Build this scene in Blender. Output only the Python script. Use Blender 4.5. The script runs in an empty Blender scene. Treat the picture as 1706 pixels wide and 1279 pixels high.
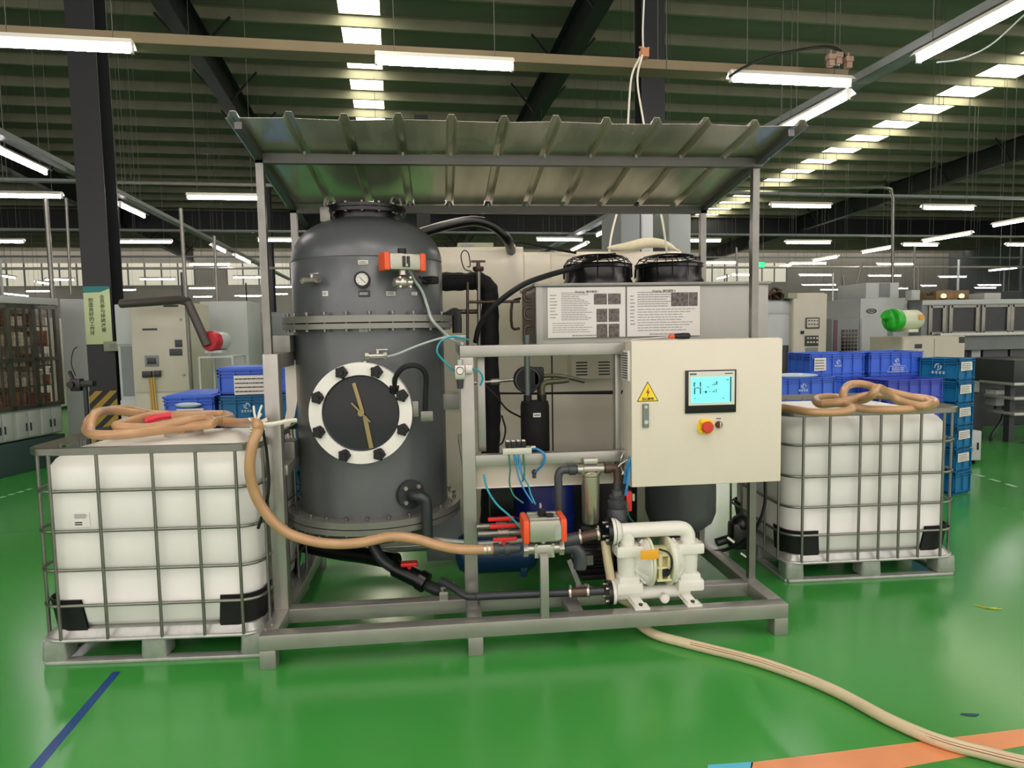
import bpy, bmesh, math, random
from mathutils import Vector, Matrix
R_ = math.radians
random.seed(7)
S = bpy.context.scene
COL = S.collection
# ------------------------------------------------------------------ camera
CAM = (0.9616, -3.461, 1.7123); YAW, PITCH, ROLL, FPX = .1033, .0792, -.0172, 1130.
_f = Vector((math.sin(YAW)*math.cos(PITCH), math.cos(YAW)*math.cos(PITCH), -math.sin(PITCH)))
_r0 = Vector((math.cos(YAW), -math.sin(YAW), 0)); _u0 = _r0.cross(_f)
_r = math.cos(ROLL)*_r0 + math.sin(ROLL)*_u0; _u = -math.sin(ROLL)*_r0 + math.cos(ROLL)*_u0
cd = bpy.data.cameras.new('camera'); cam = bpy.data.objects.new('camera', cd); COL.objects.link(cam)
cam.matrix_world = Matrix(((_r.x, _u.x, -_f.x, CAM[0]), (_r.y, _u.y, -_f.y, CAM[1]), (_r.z, _u.z, -_f.z, CAM[2]), (0, 0, 0, 1)))
cd.sensor_fit = 'HORIZONTAL'; cd.sensor_width = 36; cd.lens = 36*FPX/1706; cd.clip_end = 300
S.camera = cam
# ------------------------------------------------------------------ world, exposure
w = bpy.data.worlds.new('world'); S.world = w; w.use_nodes = True
w.node_tree.nodes['Background'].inputs[0].default_value = (.84, .75, .72, 1)
w.node_tree.nodes['Background'].inputs[1].default_value = 1.2
S.view_settings.view_transform = 'Standard'; S.view_settings.look = 'None'
S.view_settings.exposure = 0.66; S.view_settings.gamma = 1
LAMP = 31.0     # emission of the fluorescent tubes
SKYL = 6.0      # daylight through the roof lights

def at(px, py, X=None, Y=None, Z=None):
    """the point of the photograph (px,py) on the plane X=, Y= or Z="""
    d = FPX*_f + (px-853)*_r - (py-639.5)*_u
    i, v = (0, X) if X is not None else (1, Y) if Y is not None else (2, Z)
    return Vector(CAM) + d*((v-CAM[i])/d[i])

# ------------------------------------------------------------------ materials
def lin(c): return tuple((x/12.92 if x <= .04045 else ((x+.055)/1.055)**2.4) for x in (v/255 for v in c))
MATS = {}
def M(name, rgb, rough=.5, metal=0, var=0, scale=6, bump=0, stretch=None, spec=.5, emit=0, trans=0, coat=0):
    if name in MATS: return MATS[name]
    m = bpy.data.materials.new(name); m.use_nodes = True; nt = m.node_tree; b = nt.nodes['Principled BSDF']
    c = lin(rgb); b.inputs['Base Color'].default_value = (*c, 1)
    b.inputs['Roughness'].default_value = rough; b.inputs['Metallic'].default_value = metal
    b.inputs['Specular IOR Level'].default_value = spec
    if coat: b.inputs['Coat Weight'].default_value = coat; b.inputs['Coat Roughness'].default_value = .15
    if trans: b.inputs['Transmission Weight'].default_value = trans
    if emit: b.inputs['Emission Color'].default_value = (*c, 1); b.inputs['Emission Strength'].default_value = emit
    if var or bump:
        tc = nt.nodes.new('ShaderNodeTexCoord'); n = nt.nodes.new('ShaderNodeTexNoise'); mp = nt.nodes.new('ShaderNodeMapping')
        nt.links.new(tc.outputs['Object'], mp.inputs[0]); nt.links.new(mp.outputs[0], n.inputs['Vector'])
        if stretch: mp.inputs['Scale'].default_value = stretch
        n.inputs['Scale'].default_value = scale; n.inputs['Detail'].default_value = 6
        if var:
            r = nt.nodes.new('ShaderNodeValToRGB'); nt.links.new(n.outputs['Fac'], r.inputs[0])
            r.color_ramp.elements[0].position = .3; r.color_ramp.elements[1].position = .7
            r.color_ramp.elements[0].color = (*[x*(1-var) for x in c], 1); r.color_ramp.elements[1].color = (*[min(1, x*(1+var)) for x in c], 1)
            nt.links.new(r.outputs[0], b.inputs['Base Color'])
        if bump:
            bp = nt.nodes.new('ShaderNodeBump'); bp.inputs['Strength'].default_value = bump; bp.inputs['Distance'].default_value = .01
            nt.links.new(n.outputs['Fac'], bp.inputs['Height']); nt.links.new(bp.outputs[0], b.inputs['Normal'])
    MATS[name] = m; return m

floor_m = M('epoxy_green', (62, 148, 64), .2, 0, .10, .55, .03, spec=.5)
steel = M('painted_steel', (164, 163, 155), .3, .6, .08, 5)
steel_d = M('dark_steel', (92, 92, 88), .45, .5, .1, 5)
galv = M('galvanised', (182, 184, 178), .38, .5, .12, 18)
galv_d = M('galvanised_tube', (128, 128, 120), .34, .8, .1, 12)
chrome = M('chrome', (196, 192, 182), .28, .8)
inox = M('stainless', (176, 170, 150), .27, .8, .05, 3, stretch=(1, 1, .1))
tankg = M('tank_grey', (98, 102, 103), .33, .25, .06, 2.5, .02)
tankf = M('tank_flange', (134, 134, 126), .38, .4, .06, 5)
cream = M('cream_panel', (222, 214, 196), .42, 0, .025, 2)
cream2 = M('cream_cabinet', (243, 236, 216), .4, 0, .03, 2)
boxg = M('grey_cabinet', (168, 168, 160), .4, .15, .04, 3)
lgrey = M('light_grey_paint', (178, 184, 182), .45, 0, .04, 3)
beige = M('machine_beige', (188, 184, 168), .5, 0, .05, 3)
mgrey = M('machine_grey', (120, 126, 126), .5, .1, .08, 3)
dgrey = M('machine_dark', (52, 56, 58), .5, .1, .1, 3)
black = M('black_rubber', (16, 16, 18), .55, 0)
blackg = M('black_gloss', (14, 14, 16), .28, 0)
blackf = M('black_foam', (13, 14, 16), .8, 0, .3, 14, .5)
pvc = M('grey_pvc', (62, 66, 70), .32, 0, .06, 6)
brown = M('pipe_brown', (84, 66, 56), .35, .3)
white_p = M('white_plastic', (236, 234, 226), .38, 0, .02, 3)
pp = M('pump_plastic', (228, 228, 218), .32, 0, .03, 8)
ibcw = M('ibc_plastic', (232, 232, 226), .42, 0, .035, 2.2, .02)
red = M('red_handle', (214, 40, 36), .4)
orange = M('orange_cap', (236, 88, 40), .4)
alu = M('aluminium', (176, 176, 160), .35, .6, .04, 8)
blue = M('crate_blue', (58, 106, 214), .42, 0, .06, 4)
teal = M('crate_teal', (24, 112, 160), .42, 0, .06, 4)
navy = M('drum_blue', (18, 34, 112), .35, 0, .1, 3)
navy2 = M('receiver_blue', (20, 52, 84), .32, .1, .08, 3)
paper = M('paper', (226, 224, 216), .6, 0, .02, 5)
ink = M('ink', (60, 60, 58), .7); ink2 = M('ink_soft', (146, 146, 142), .7)
photo_m = M('photo_print', (96, 90, 84), .5, 0, .65, 55)
yellow = M('sign_yellow', (244, 214, 40), .45)
hosetan = M('hose_tan', (186, 146, 106), .28, 0, .10, 9, spec=.6)
hosecream = M('hose_cream', (216, 200, 164), .3, 0, .08, 7, spec=.6)
cyan = M('air_tube_cyan', (28, 150, 168), .35)
bluet = M('air_tube_blue', (40, 130, 190), .35)
greent = M('air_tube_green', (30, 110, 84), .35)
clear_t = M('air_tube_clear', (190, 200, 196), .25)
redbag = M('red_strap', (222, 26, 54), .4, 0, .25, 14)
rope = M('white_rope', (226, 222, 208), .7)
colm = M('column_paint', (34, 37, 40), .45, .2, .08, 2)
sheetm = M('canopy_sheet', (214, 204, 192), .27, .7, .22, 9, .06, stretch=(1, .1, 1))
roofm = M('roof_sheet', (118, 118, 108), .55, .1, .12, 1.2, stretch=(.2, 1, 1))
purlm = M('purlin', (138, 136, 116), .5, .15, .12, 1.5)
traym = M('tray_beige', (124, 112, 84), .4, .3, .08, 3)
wallm = M('back_wall', (160, 158, 146), .7, 0, .08, .6)
wallp = M('side_wall', (106, 112, 112), .7, 0, .08, .6)
tube_m = M('tube_light', (255, 242, 250), .5, emit=LAMP)
sky_m = M('roof_light', (255, 248, 220), .5, emit=SKYL)
green_e = M('exit_sign_green', (30, 220, 80), .5, emit=3)
amber_e = M('amber_beacon', (255, 190, 90), .5, emit=5)
screen_m = M('hmi_screen', (120, 236, 226), .3, emit=.30)
screenf = M('hmi_face', (214, 216, 204), .35)
glassd = M('sight_glass', (40, 43, 46), .12, 0, .1, 3, spec=.3); glassm = M('machine_window', (50, 54, 56), .3, 0, .3, 2, spec=.3)
redp = M('fan_red', (176, 30, 44), .4, 0, .1, 5)
greenp = M('fan_green', (44, 176, 50), .4, 0, .08, 5)
woodb = M('storage_brown', (150, 98, 72), .7, 0, .5, 30)
pale = M('storage_pale', (222, 210, 188), .7, 0, .3, 24)
signg = M('sign_pale_green', (196, 208, 160), .5, 0, .06, 2)
signt = M('sign_teal', (20, 120, 122), .5)
stripe_b = M('line_blue', (30, 70, 130), .35)
stripe_o = M('line_orange', (228, 150, 98), .35, 0, .06, 4)
stripe_c = M('line_cyan', (90, 190, 220), .35)
bluepaint = M('dark_green_plinth', (58, 78, 78), .5)
brass = M('brass', (150, 134, 92), .35, .6)

# ------------------------------------------------------------------ mesh helpers
class MB:
    def __init__(s): s.bm = bmesh.new(); s.mi = 0; s.T = Matrix()
    def _v(s, p): return s.bm.verts.new(s.T @ Vector(p))
    def _f(s, vs, smooth=False):
        try: f = s.bm.faces.new(vs)
        except ValueError: return None
        f.material_index = s.mi; f.smooth = smooth; return f
    def box(s, x0, x1, y0, y1, z0, z1, b=0, rz=0):
        t = bmesh.new()
        bmesh.ops.create_cube(t, size=1)
        for v in t.verts: v.co = Vector(((x0+x1)/2+v.co.x*(x1-x0), (y0+y1)/2+v.co.y*(y1-y0), (z0+z1)/2+v.co.z*(z1-z0)))
        if b: bmesh.ops.bevel(t, geom=t.edges[:], offset=b, segments=2, affect='EDGES', profile=.6, clamp_overlap=True)
        s._merge(t, rz, ((x0+x1)/2, (y0+y1)/2)); return s
    def _merge(s, t, rz=0, c=(0, 0)):
        mp = {}
        R = Matrix.Translation((c[0], c[1], 0)) @ Matrix.Rotation(rz, 4, 'Z') @ Matrix.Translation((-c[0], -c[1], 0)) if rz else Matrix()
        for v in t.verts: mp[v] = s._v(R @ v.co)
        for f in t.faces: s._f([mp[v] for v in f.verts], f.smooth)
        t.free()
    def bar(s, p, q, wd, ht, up=(0, 0, 1)):
        """rectangular bar from p to q"""
        p, q = Vector(p), Vector(q); d = (q-p).normalized(); up = Vector(up)
        sd = d.cross(up); 
        if sd.length < 1e-4: sd = d.cross(Vector((0, 1, 0)))
        sd.normalize(); u = sd.cross(d)
        v = []
        for e in (p, q):
            for a, b in ((-1, -1), (1, -1), (1, 1), (-1, 1)): v.append(s._v(e+sd*a*wd/2+u*b*ht/2))
        for a in ((3, 2, 1, 0), (4, 5, 6, 7), (0, 1, 5, 4), (1, 2, 6, 5), (2, 3, 7, 6), (3, 0, 4, 7)): s._f([v[i] for i in a])
        return s
    def cyl(s, p, q, r, r2=None, n=18, caps=True):
        p, q = Vector(p), Vector(q); return s.sweep([p, q], [r, r if r2 is None else r2], n, caps)
    def sweep(s, pts, rs, n=10, caps=True, closed=False, smooth=True):
        pts = [Vector(p) for p in pts]; k = len(pts)
        if not isinstance(rs, (list, tuple)): rs = [rs]*k
        tg = []
        for i in range(k):
            a = pts[(i-1) % k] if (closed or i > 0) else pts[i]; b = pts[(i+1) % k] if (closed or i < k-1) else pts[i]
            d = b-a; tg.append(d.normalized() if d.length > 1e-9 else (tg[-1] if tg else Vector((0, 0, 1))))
        ref = Vector((0, 0, 1)) if abs(tg[0].z) < .9 else Vector((0, 1, 0))
        nr = tg[0].cross(ref).normalized(); rings = []
        for i in range(k):
            nr = (nr - tg[i]*nr.dot(tg[i])); nr = nr.normalized() if nr.length > 1e-6 else tg[i].orthogonal().normalized()
            bn = tg[i].cross(nr)
            rings.append([s._v(pts[i]+(nr*math.cos(2*math.pi*j/n)+bn*math.sin(2*math.pi*j/n))*rs[i]) for j in range(n)])
        for i in range(k if closed else k-1):
            a, b = rings[i], rings[(i+1) % k]
            for j in range(n): s._f([a[j], a[(j+1) % n], b[(j+1) % n], b[j]], smooth)
        if caps and not closed:
            s._f(rings[0][::-1]); s._f(rings[-1])
        return s
    def tube(s, pts, r, n=8, sub=6, closed=False):
        return s.sweep(spline(pts, sub, closed), r, n, True, closed)
    def lathe(s, prof, c=(0, 0, 0), axis=(0, 0, 1), n=40, caps=True):
        """profile of (radius, height) about axis from c"""
        ax = Vector(axis).normalized(); a = ax.orthogonal().normalized(); 
        if abs(ax.z) > .99: a = Vector((1, 0, 0))
        b = ax.cross(a); c = Vector(c); rings = []
        for r, h in prof:
            rings.append([s._v(c+ax*h+(a*math.cos(2*math.pi*j/n)+b*math.sin(2*math.pi*j/n))*max(r, 1e-4)) for j in range(n)])
        for i in range(len(rings)-1):
            dr, dh = prof[i+1][0]-prof[i][0], prof[i+1][1]-prof[i][1]
            for j in range(n): s._f([rings[i][j], rings[i][(j+1) % n], rings[i+1][(j+1) % n], rings[i+1][j]], True)
        if caps: s._f(rings[0][::-1]); s._f(rings[-1])
        return s
    def prism(s, poly, d):
        """planar polygon (3D points) extruded by vector d"""
        d = Vector(d); a = [s._v(p) for p in poly]; b = [s._v(Vector(p)+d) for p in poly]
        s._f(a[::-1]); s._f(b); k = len(a)
        for i in range(k): s._f([a[i], a[(i+1) % k], b[(i+1) % k], b[i]])
        return s
    def sphere(s, c, r, sc=(1, 1, 1), n=16):
        pr = [Vector(c)]
        k = n//2; rings = []
        for i in range(1, k):
            th = math.pi*i/k
            rings.append([s._v((c[0]+sc[0]*r*math.sin(th)*math.cos(2*math.pi*j/n), c[1]+sc[1]*r*math.sin(th)*math.sin(2*math.pi*j/n), c[2]+sc[2]*r*math.cos(th))) for j in range(n)])
        t = s._v((c[0], c[1], c[2]+sc[2]*r)); b = s._v((c[0], c[1], c[2]-sc[2]*r))
        for i in range(len(rings)-1):
            for j in range(n): s._f([rings[i][j], rings[i+1][j], rings[i+1][(j+1) % n], rings[i][(j+1) % n]], True)
        for j in range(n):
            s._f([t, rings[0][j], rings[0][(j+1) % n]], True); s._f([b, rings[-1][(j+1) % n], rings[-1][j]], True)
        return s
    def rbox(s, x0, x1, y0, y1, prof, rc, n=5):
        """stack of rounded rectangles; prof = [(z, inset)]"""
        rings = []
        for z, ins in prof:
            r = max(rc-ins*.3, .005); a0, a1, b0, b1 = x0+ins, x1-ins, y0+ins, y1-ins; ring = []
            for (cx, cy, st) in ((a1-r, b1-r, 0), (a0+r, b1-r, 90), (a0+r, b0+r, 180), (a1-r, b0+r, 270)):
                for k in range(n+1):
                    an = R_(st+90*k/n); ring.append(s._v((cx+r*math.cos(an), cy+r*math.sin(an), z)))
            rings.append(ring)
        k = len(rings[0])
        for i in range(len(rings)-1):
            for j in range(k): s._f([rings[i][j], rings[i][(j+1) % k], rings[i+1][(j+1) % k], rings[i+1][j]], True)
        s._f(rings[0][::-1]); s._f(rings[-1]); return s
    def build(s, name, mat, parent=None, loc=None, rz=0, auto=True):
        me = bpy.data.meshes.new(name); bmesh.ops.recalc_face_normals(s.bm, faces=s.bm.faces); s.bm.to_mesh(me); s.bm.free()
        for m in (mat if isinstance(mat, (list, tuple)) else [mat]): me.materials.append(m)
        try: me.set_sharp_from_angle(angle=R_(40))
        except Exception: pass
        o = bpy.data.objects.new(name, me); COL.objects.link(o)
        if parent: o.parent = parent
        if loc is not None: o.location = loc
        o.rotation_euler.z = rz
        return o
def spline(pts, sub=6, closed=False):
    p = [Vector(q) for q in pts]; k = len(p); out = []
    for i in range(k if closed else k-1):
        p0 = p[(i-1) % k] if (closed or i > 0) else p[0]*2-p[1]; p1 = p[i]; p2 = p[(i+1) % k]
        p3 = p[(i+2) % k] if (closed or i < k-2) else p2*2-p1
        for j in range(sub):
            t = j/sub; out.append(.5*((2*p1)+(p2-p0)*t+(2*p0-5*p1+4*p2-p3)*t*t+(3*p1-p0-3*p2+p3)*t**3))
    if not closed: out.append(p[-1])
    return out
def tag(o, label, cat, group=None, kind=None):
    o['label'] = label; o['category'] = cat
    if group: o['group'] = group
    if kind: o['kind'] = kind
    return o
def thing(name, label, cat, loc=(0, 0, 0), rz=0, group=None):
    o = bpy.data.objects.new(name, None); COL.objects.link(o); o.location = loc; o.rotation_euler.z = rz
    o.empty_display_size = .1
    return tag(o, label, cat, group)
def struct(o): o['kind'] = 'structure'; return o
def kids(o): return [c for c in bpy.data.objects if c.parent == o]
def copy_tree(o, loc=None, rz=None, label=None, parent=None):
    ch = kids(o); c = o.copy(); COL.objects.link(c); c.parent = parent
    if loc is not None: c.location = loc
    if rz is not None: c.rotation_euler.z = rz
    if label: c['label'] = label
    for k in ch: copy_tree(k, parent=c)
    return c
def text(body, size, loc, mat, parent, name='lettering', rot=(R_(90), 0, 0), ext=.0006, align='CENTER', bold=0):
    cu = bpy.data.curves.new(name, 'FONT'); cu.body = body; cu.size = size; cu.align_x = align; cu.align_y = 'CENTER'
    cu.extrude = ext; cu.offset = bold; cu.resolution_u = 2
    t = bpy.data.objects.new('tmp', cu); COL.objects.link(t)
    dg = bpy.context.evaluated_depsgraph_get(); me = bpy.data.meshes.new_from_object(t.evaluated_get(dg))
    bpy.data.objects.remove(t); me.materials.clear(); me.materials.append(mat)
    o = bpy.data.objects.new(name, me); COL.objects.link(o); o.location = loc; o.rotation_euler = rot
    if parent: o.parent = parent
    return o
def bars_text(mb, x0, x1, z0, z1, y, rows, hh=.30, seed=1, fill=.8):
    """printed lines too small to read: rows of short dark dashes on a plane facing -Y"""
    rnd = random.Random(seed); dz = (z1-z0)/rows
    for i in range(rows):
        z = z1-(i+.5)*dz; x = x0; end = x0+(x1-x0)*(fill+(1-fill)*rnd.random())
        while x < end:
            l = min(rnd.uniform(.03, .12)*(x1-x0), end-x); mb.box(x, x+l, y-.0007, y, z-dz*hh/2, z+dz*hh/2); x += l+(x1-x0)*.012
    return mb

# ------------------------------------------------------------------ the hall (turned 3.8 degrees against the machine)
HA = .066; HR = Matrix.Rotation(HA, 3, 'Z')
def H(u, v, z=0): return HR @ Vector((u, v, z))
def Hinv(p): return HR.inverted() @ Vector(p)
def hb(name, mb, mat, parent=None): return mb.build(name, mat, parent, rz=HA if parent is None else 0)
def roofz(v): return 8.62-.045*(v-12)

m = MB(); m.box(-34, 44, -9, 44, -.2, 0); struct(hb('floor', m, floor_m))
# roof sheet with ribs, folded openings for the roof lights
sk = [(-.25, .62), (16.9, 18.2)]
m = MB()
edges = [-34]+[e for a in sk for e in a]+[44]
vs = list(range(-9, 45, 3))
for i in range(0, len(edges), 2):
    for a, b in zip(vs[:-1], vs[1:]):
        q = [(edges[i], a, roofz(a)), (edges[i+1], a, roofz(a)), (edges[i+1], b, roofz(b)), (edges[i], b, roofz(b))]
        m.prism(q, (0, 0, .05))
struct(hb('ceiling', m, roofm))
for n, (a, b) in enumerate(sk):
    m = MB()
    m.prism([(a, -9, roofz(-9)+.02), (b, -9, roofz(-9)+.02), (b, 32, roofz(32)+.02), (a, 32, roofz(32)+.02)], (0, 0, .02))
    k = 0
    struct(hb('window_%d' % (n+1), m, sky_m))
m = MB(); m.box(-34, 44, 44, 44.3, 0, 9); struct(hb('wall_back', m, wallm))
m = MB(); m.box(-34.3, -34, -9, 44, 0, 9.5); struct(hb('wall_left', m, wallp))
m = MB(); m.box(44, 44.3, -9, 44, 0, 9.5); struct(hb('wall_right', m, wallp))
for n, (a, b) in enumerate(((-33, -12), (-10, 6), (8, 30))):
    m = MB(); m.box(a, b, 43.93, 44, 5.0, 6.4)
    m.mi = 1
    for k in range(int((b-a)/1.0)+1): m.box(a+k-.04, a+k+.04, 43.88, 43.93, 5, 6.4)
    struct(hb('window_%d' % (n+3), m, [M('pale_window', (214, 210, 190), .5, emit=.35), mgrey]))
# purlins: Z sections across the hall, 1.38 m apart
for i in range(32):
    v = 1.15+i*1.38; z = roofz(v)
    if v > 43: break
    m = MB(); m.box(-34, 44, -.004, .004, -.24, 0); m.box(-34, 44, -.07, .0, -.008, 0); m.box(-34, 44, 0, .07, -.24, -.232)
    o = m.build('roof_purlin', purlm); o.location = H(0, v, z-.002); o.rotation_euler.z = HA
    tag(o, 'thin olive steel purlin running across under the corrugated hall roof', 'purlin', 'roof purlins')
# tapered rafters, every 8 m
def rafter(u, lab):
    t = thing('roof_rafter', lab, 'rafter', H(u, 0, 0), HA)
    m = MB()
    for a, b in zip(vs[:-1], vs[1:]):
        za, zb = roofz(a)-.25, roofz(b)-.25; h = .75
        m.prism([(-.008, a, za), (-.008, b, zb), (-.008, b, zb-h), (-.008, a, za-h)], (.016, 0, 0))
    m.build('web', colm, t)
    m = MB()
    for a, b in zip(vs[:-1], vs[1:]):
        za, zb = roofz(a)-.25, roofz(b)-.25; h = .75
        for d in (0, -h): m.prism([(-.15, a, za+d), (.15, a, za+d), (.15, b, zb+d), (-.15, b, zb+d)], (0, 0, -.016))
    m.build('flange', colm, t)
    for k in range(14):
        v = 3.9+k*2.76
        if v > 40: break
        m = MB()
        for sx in (-1, 1): m.bar((sx*.05, v, roofz(v)-.98), (sx*.75, v, roofz(v)-.2), .05, .05)
        m.build('knee_brace', colm, t)
rafter(-3.25, 'long dark rafter crossing the roof at the left of the canopy')
rafter(4.75, 'long dark rafter crossing the roof right of the lit skylight strip')
rafter(22.5, 'dark rafter far over the machines at the right')
rafter(-11.5, 'dark rafter over the bay at the far left')
# deep girder across the hall at the valley
t = thing('valley_girder', 'dark deep girder spanning the hall at the far end of the skylights', 'girder', H(0, 31, 0), HA)
m = MB(); m.box(-33.5, 43.5, -.01, .01, 6.6, 7.5); m.build('web', colm, t)
m = MB(); m.box(-33.5, 43.5, -.16, .16, 6.58, 6.6); m.box(-33.5, 43.5, -.16, .16, 7.5, 7.52); m.build('flange', colm, t)
# H columns
def column(u, v, h, lab, group=None, wd=.34, dp=.42):
    t = thing('steel_column', lab, 'column', H(u, v, 0), HA, group)
    m = MB(); m.box(-wd/2, wd/2, -dp/2, -dp/2+.016, 0, h); m.box(-wd/2, wd/2, dp/2-.016, dp/2, 0, h); m.build('flange', colm, t)
    m = MB(); m.box(-.006, .006, -dp/2+.016, dp/2-.016, 0, h); m.build('web', colm, t)
    return t
c1 = column(-3.12, 6.5, 7.62, 'dark column with a pale green sign and hazard stripes at its foot')
column(4.25, 5.55, 7.66, 'dark column rising behind the canopy with wires hanging beside it', wd=.32, dp=.3)
column(1.55, 14.5, 7.2, 'dark column standing behind the dome of the grey tank')
column(-3.3, 20, 6.9, 'dark column in the distance between the ceiling lamps at left')
# sign and stripes on the left column
t = thing('column_sign', 'pale green sign with teal head and vertical Chinese lettering on the column', 'sign', H(-3.12, 6.5-.225, 1.62), HA)
m = MB(); m.box(-.16, .16, -.012, 0, 0, .76, .002); m.build('board', signg, t)
m = MB(); m.prism([(-.16, -.013, .76), (.16, -.013, .76), (.16, -.013, .73), (.05, -.013, .685), (-.16, -.013, .675)], (0, -.002, 0)); m.build('header', signt, t)
text('全\n员\n参\n与\n持\n续\n改\n善', .062, (.065, -.0135, .40), M('sign_ink', (40, 66, 40), .6), t, bold=.001)
text('创\n造\n良\n好\n的\n工\n作\n环', .062, (-.075, -.0135, .36), M('sign_ink', (40, 66, 40), .6), t, bold=.001)
m = MB(); m.mi = 0; m.box(-.17, .17, -.235, -.227, 0, 1.0)
hz = tag(hb('hazard_panel', m, None), 'black and yellow diagonal hazard stripes wrapped on the dark column foot', 'marking')
hz.location = H(-3.12, 6.5, 0)
hm = bpy.data.materials.new('hazard_stripes'); hm.use_nodes = True; nt = hm.node_tree; b = nt.nodes['Principled BSDF']
tc = nt.nodes.new('ShaderNodeTexCoord'); sp = nt.nodes.new('ShaderNodeSeparateXYZ'); ad = nt.nodes.new('ShaderNodeMath'); ad.operation = 'SUBTRACT'
ml = nt.nodes.new('ShaderNodeMath'); ml.operation = 'MULTIPLY'; ml.inputs[1].default_value = 5.5; fr = nt.nodes.new('ShaderNodeMath'); fr.operation = 'FRACT'
gt = nt.nodes.new('ShaderNodeMath'); gt.operation = 'GREATER_THAN'; gt.inputs[1].default_value = .5; mx = nt.nodes.new('ShaderNodeMix'); mx.data_type = 'RGBA'
nt.links.new(tc.outputs['Object'], sp.inputs[0]); nt.links.new(sp.outputs[2], ad.inputs[0]); nt.links.new(sp.outputs[0], ad.inputs[1])
nt.links.new(ad.outputs[0], ml.inputs[0]); nt.links.new(ml.outputs[0], fr.inputs[0]); nt.links.new(fr.outputs[0], gt.inputs[0]); nt.links.new(gt.outputs[0], mx.inputs[0])
mx.inputs[6].default_value = (*lin((26, 26, 22)), 1); mx.inputs[7].default_value = (*lin((170, 140, 44)), 1); nt.links.new(mx.outputs[2], b.inputs['Base Color'])
hz.data.materials.clear(); hz.data.materials.append(hm)

# ------------------------------------------------------------------ fluorescent lamps
LZ = 4.1
def make_lamp(name='fluorescent_lamp'):
    t = thing(name, 'lamp', 'lamp')
    m = MB()   # reflector trough, slanted sides
    for sy in (-1, 1): m.prism([(-.62, sy*.03, .085), (.62, sy*.03, .085), (.62, sy*.085, .035), (-.62, sy*.085, .035)], (0, sy*.002, .003))
    m.box(-.62, .62, -.03, .03, .04, .09, .004); m.build('housing', white_p, t)
    m = MB(); m.cyl((-.60, 0, .0), (.60, 0, .0), .021, n=8); m.build('tube', tube_m, t)
    for sx in (-1, 1):
        m = MB(); m.box(sx*.61-.012, sx*.61+.012, -.022, .022, -.024, .045, .003); m.build('end_cap', white_p, t)
        m = MB(); m.box(-.003, .003, -.003, .003, 0, 1); m.build('hanger_rod', steel_d, t, loc=(sx*.45, 0, .088))
    return t
lamp0 = make_lamp(); first = [True]
def lamp(p0, p1, label, group=None, z=LZ):
    a, b = at(*p0, Z=z), at(*p1, Z=z); mid = (a+b)/2; k_ = 41/max(mid.y, 41); a, b = Vector(CAM)+(a-Vector(CAM))*k_, Vector(CAM)+(b-Vector(CAM))*k_; a.z = b.z = z; mid = (a+b)/2; d = Hinv(b-a)
    uax = abs(d.x) > abs(d.y)*.8 if mid.y < 20 else abs(p0[1]-p1[1]) < 3
    L = min(max(abs(d.x) if uax else abs(d.y), 1.1), 2.5); n = max(1, round(L/1.25)) if mid.y > 12 else 1
    return lampat(mid, 0 if uax else R_(90), label, group, L/1.24)
def lampat(p, r, label, group, sc=1):
    if first[0]: o = lamp0; first[0] = False
    else: o = copy_tree(lamp0)
    o.location = p; o.rotation_euler.z = HA+r; o['label'] = label; o.scale = (sc, 1, 1)
    for c in kids(o):
        if c.name.startswith('hanger_rod'): c.scale.z = roofz(Hinv(p).y)-LZ-.085
    if group: o['group'] = group
    elif 'group' in o: del o['group']
    return o
near = [((-15, 73), (215, 85), 'bright tube lamp at upper left under the beige cable tray, cut by the frame'),
 ((625, 103), (855, 115), 'bright tube lamp under the beige cable tray above the tank'),
 ((1217, 132), (1415, 143), 'bright tube lamp at upper right where the cable trays cross'),
 ((312, 330), (437, 331), 'tube lamp in front of the roof, just left of the canopy front post'),
 ((-20, 327), (103, 328), 'tube lamp at the left edge in front of the dark column'),
 ((1285, 343), (1383, 345), 'tube lamp just right of the canopy front right post'),
 ((1532, 348), (1627, 347), 'tube lamp right of the bent grey conduit'),
 ((184, 402), (290, 405), 'tube lamp right behind the dark column with the sign'),
 ((1310, 404), (1382, 405), 'tube lamp right of the canopy post, lower of two in line'),
 ((1500, 409), (1566, 408), 'tube lamp just right of the bent conduit, above the green blower'),
 ((1672, 409), (1740, 408), 'tube lamp cut by the right edge of the frame')]
for a, b, l in near: lamp(a, b, l)
for (u, v, l) in ((5.52, 1.55, 'bright tube lamp along the cable tray at the upper right corner'), (5.52, 3.75, 'tube lamp along the tray just above the right end of the canopy'),
                  (-4.2, 6.95, 'slanting tube lamp at the left edge beside the dark column'), (-4.15, 10.75, 'slanting tube lamp right behind the dark column'),):
    lampat(H(u, v, LZ), R_(90), l, None)
far = [((1320, 439), (1373, 440)), ((1465, 440), (1520, 441)), ((1336, 458), (1381, 459)), ((1452, 459), (1496, 460)), ((1565, 461), (1609, 461)), ((1342, 474), (1387, 475)),
 ((1368, 483), (1405, 483)), ((1538, 476), (1557, 476)), ((1631, 475), (1666, 475)), ((1626, 483), (1657, 483)), ((1176, 438), (1226, 438)), ((1149, 401), (1191, 402)), ((1219, 458), (1263, 458)),
 ((1674, 377), (1715, 362)), ((1547, 403), (1609, 389)), ((1437, 421), (1484, 413)), ((1357, 435), (1394, 428)), ((1290, 446), (1321, 442)), ((1649, 451), (1694, 446)), ((1193, 464), (1214, 461)),
 ((1196, 472), (1226, 471)), ((1240, 480), (1262, 478)), ((1440, 485), (1475, 485)), ((1480, 492), (1510, 492))]
for a, b in far: lamp(a, b, 'small bright tube lamp far off under the roof, right of the control cabinet', 'distant tube lamps at the right')
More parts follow.
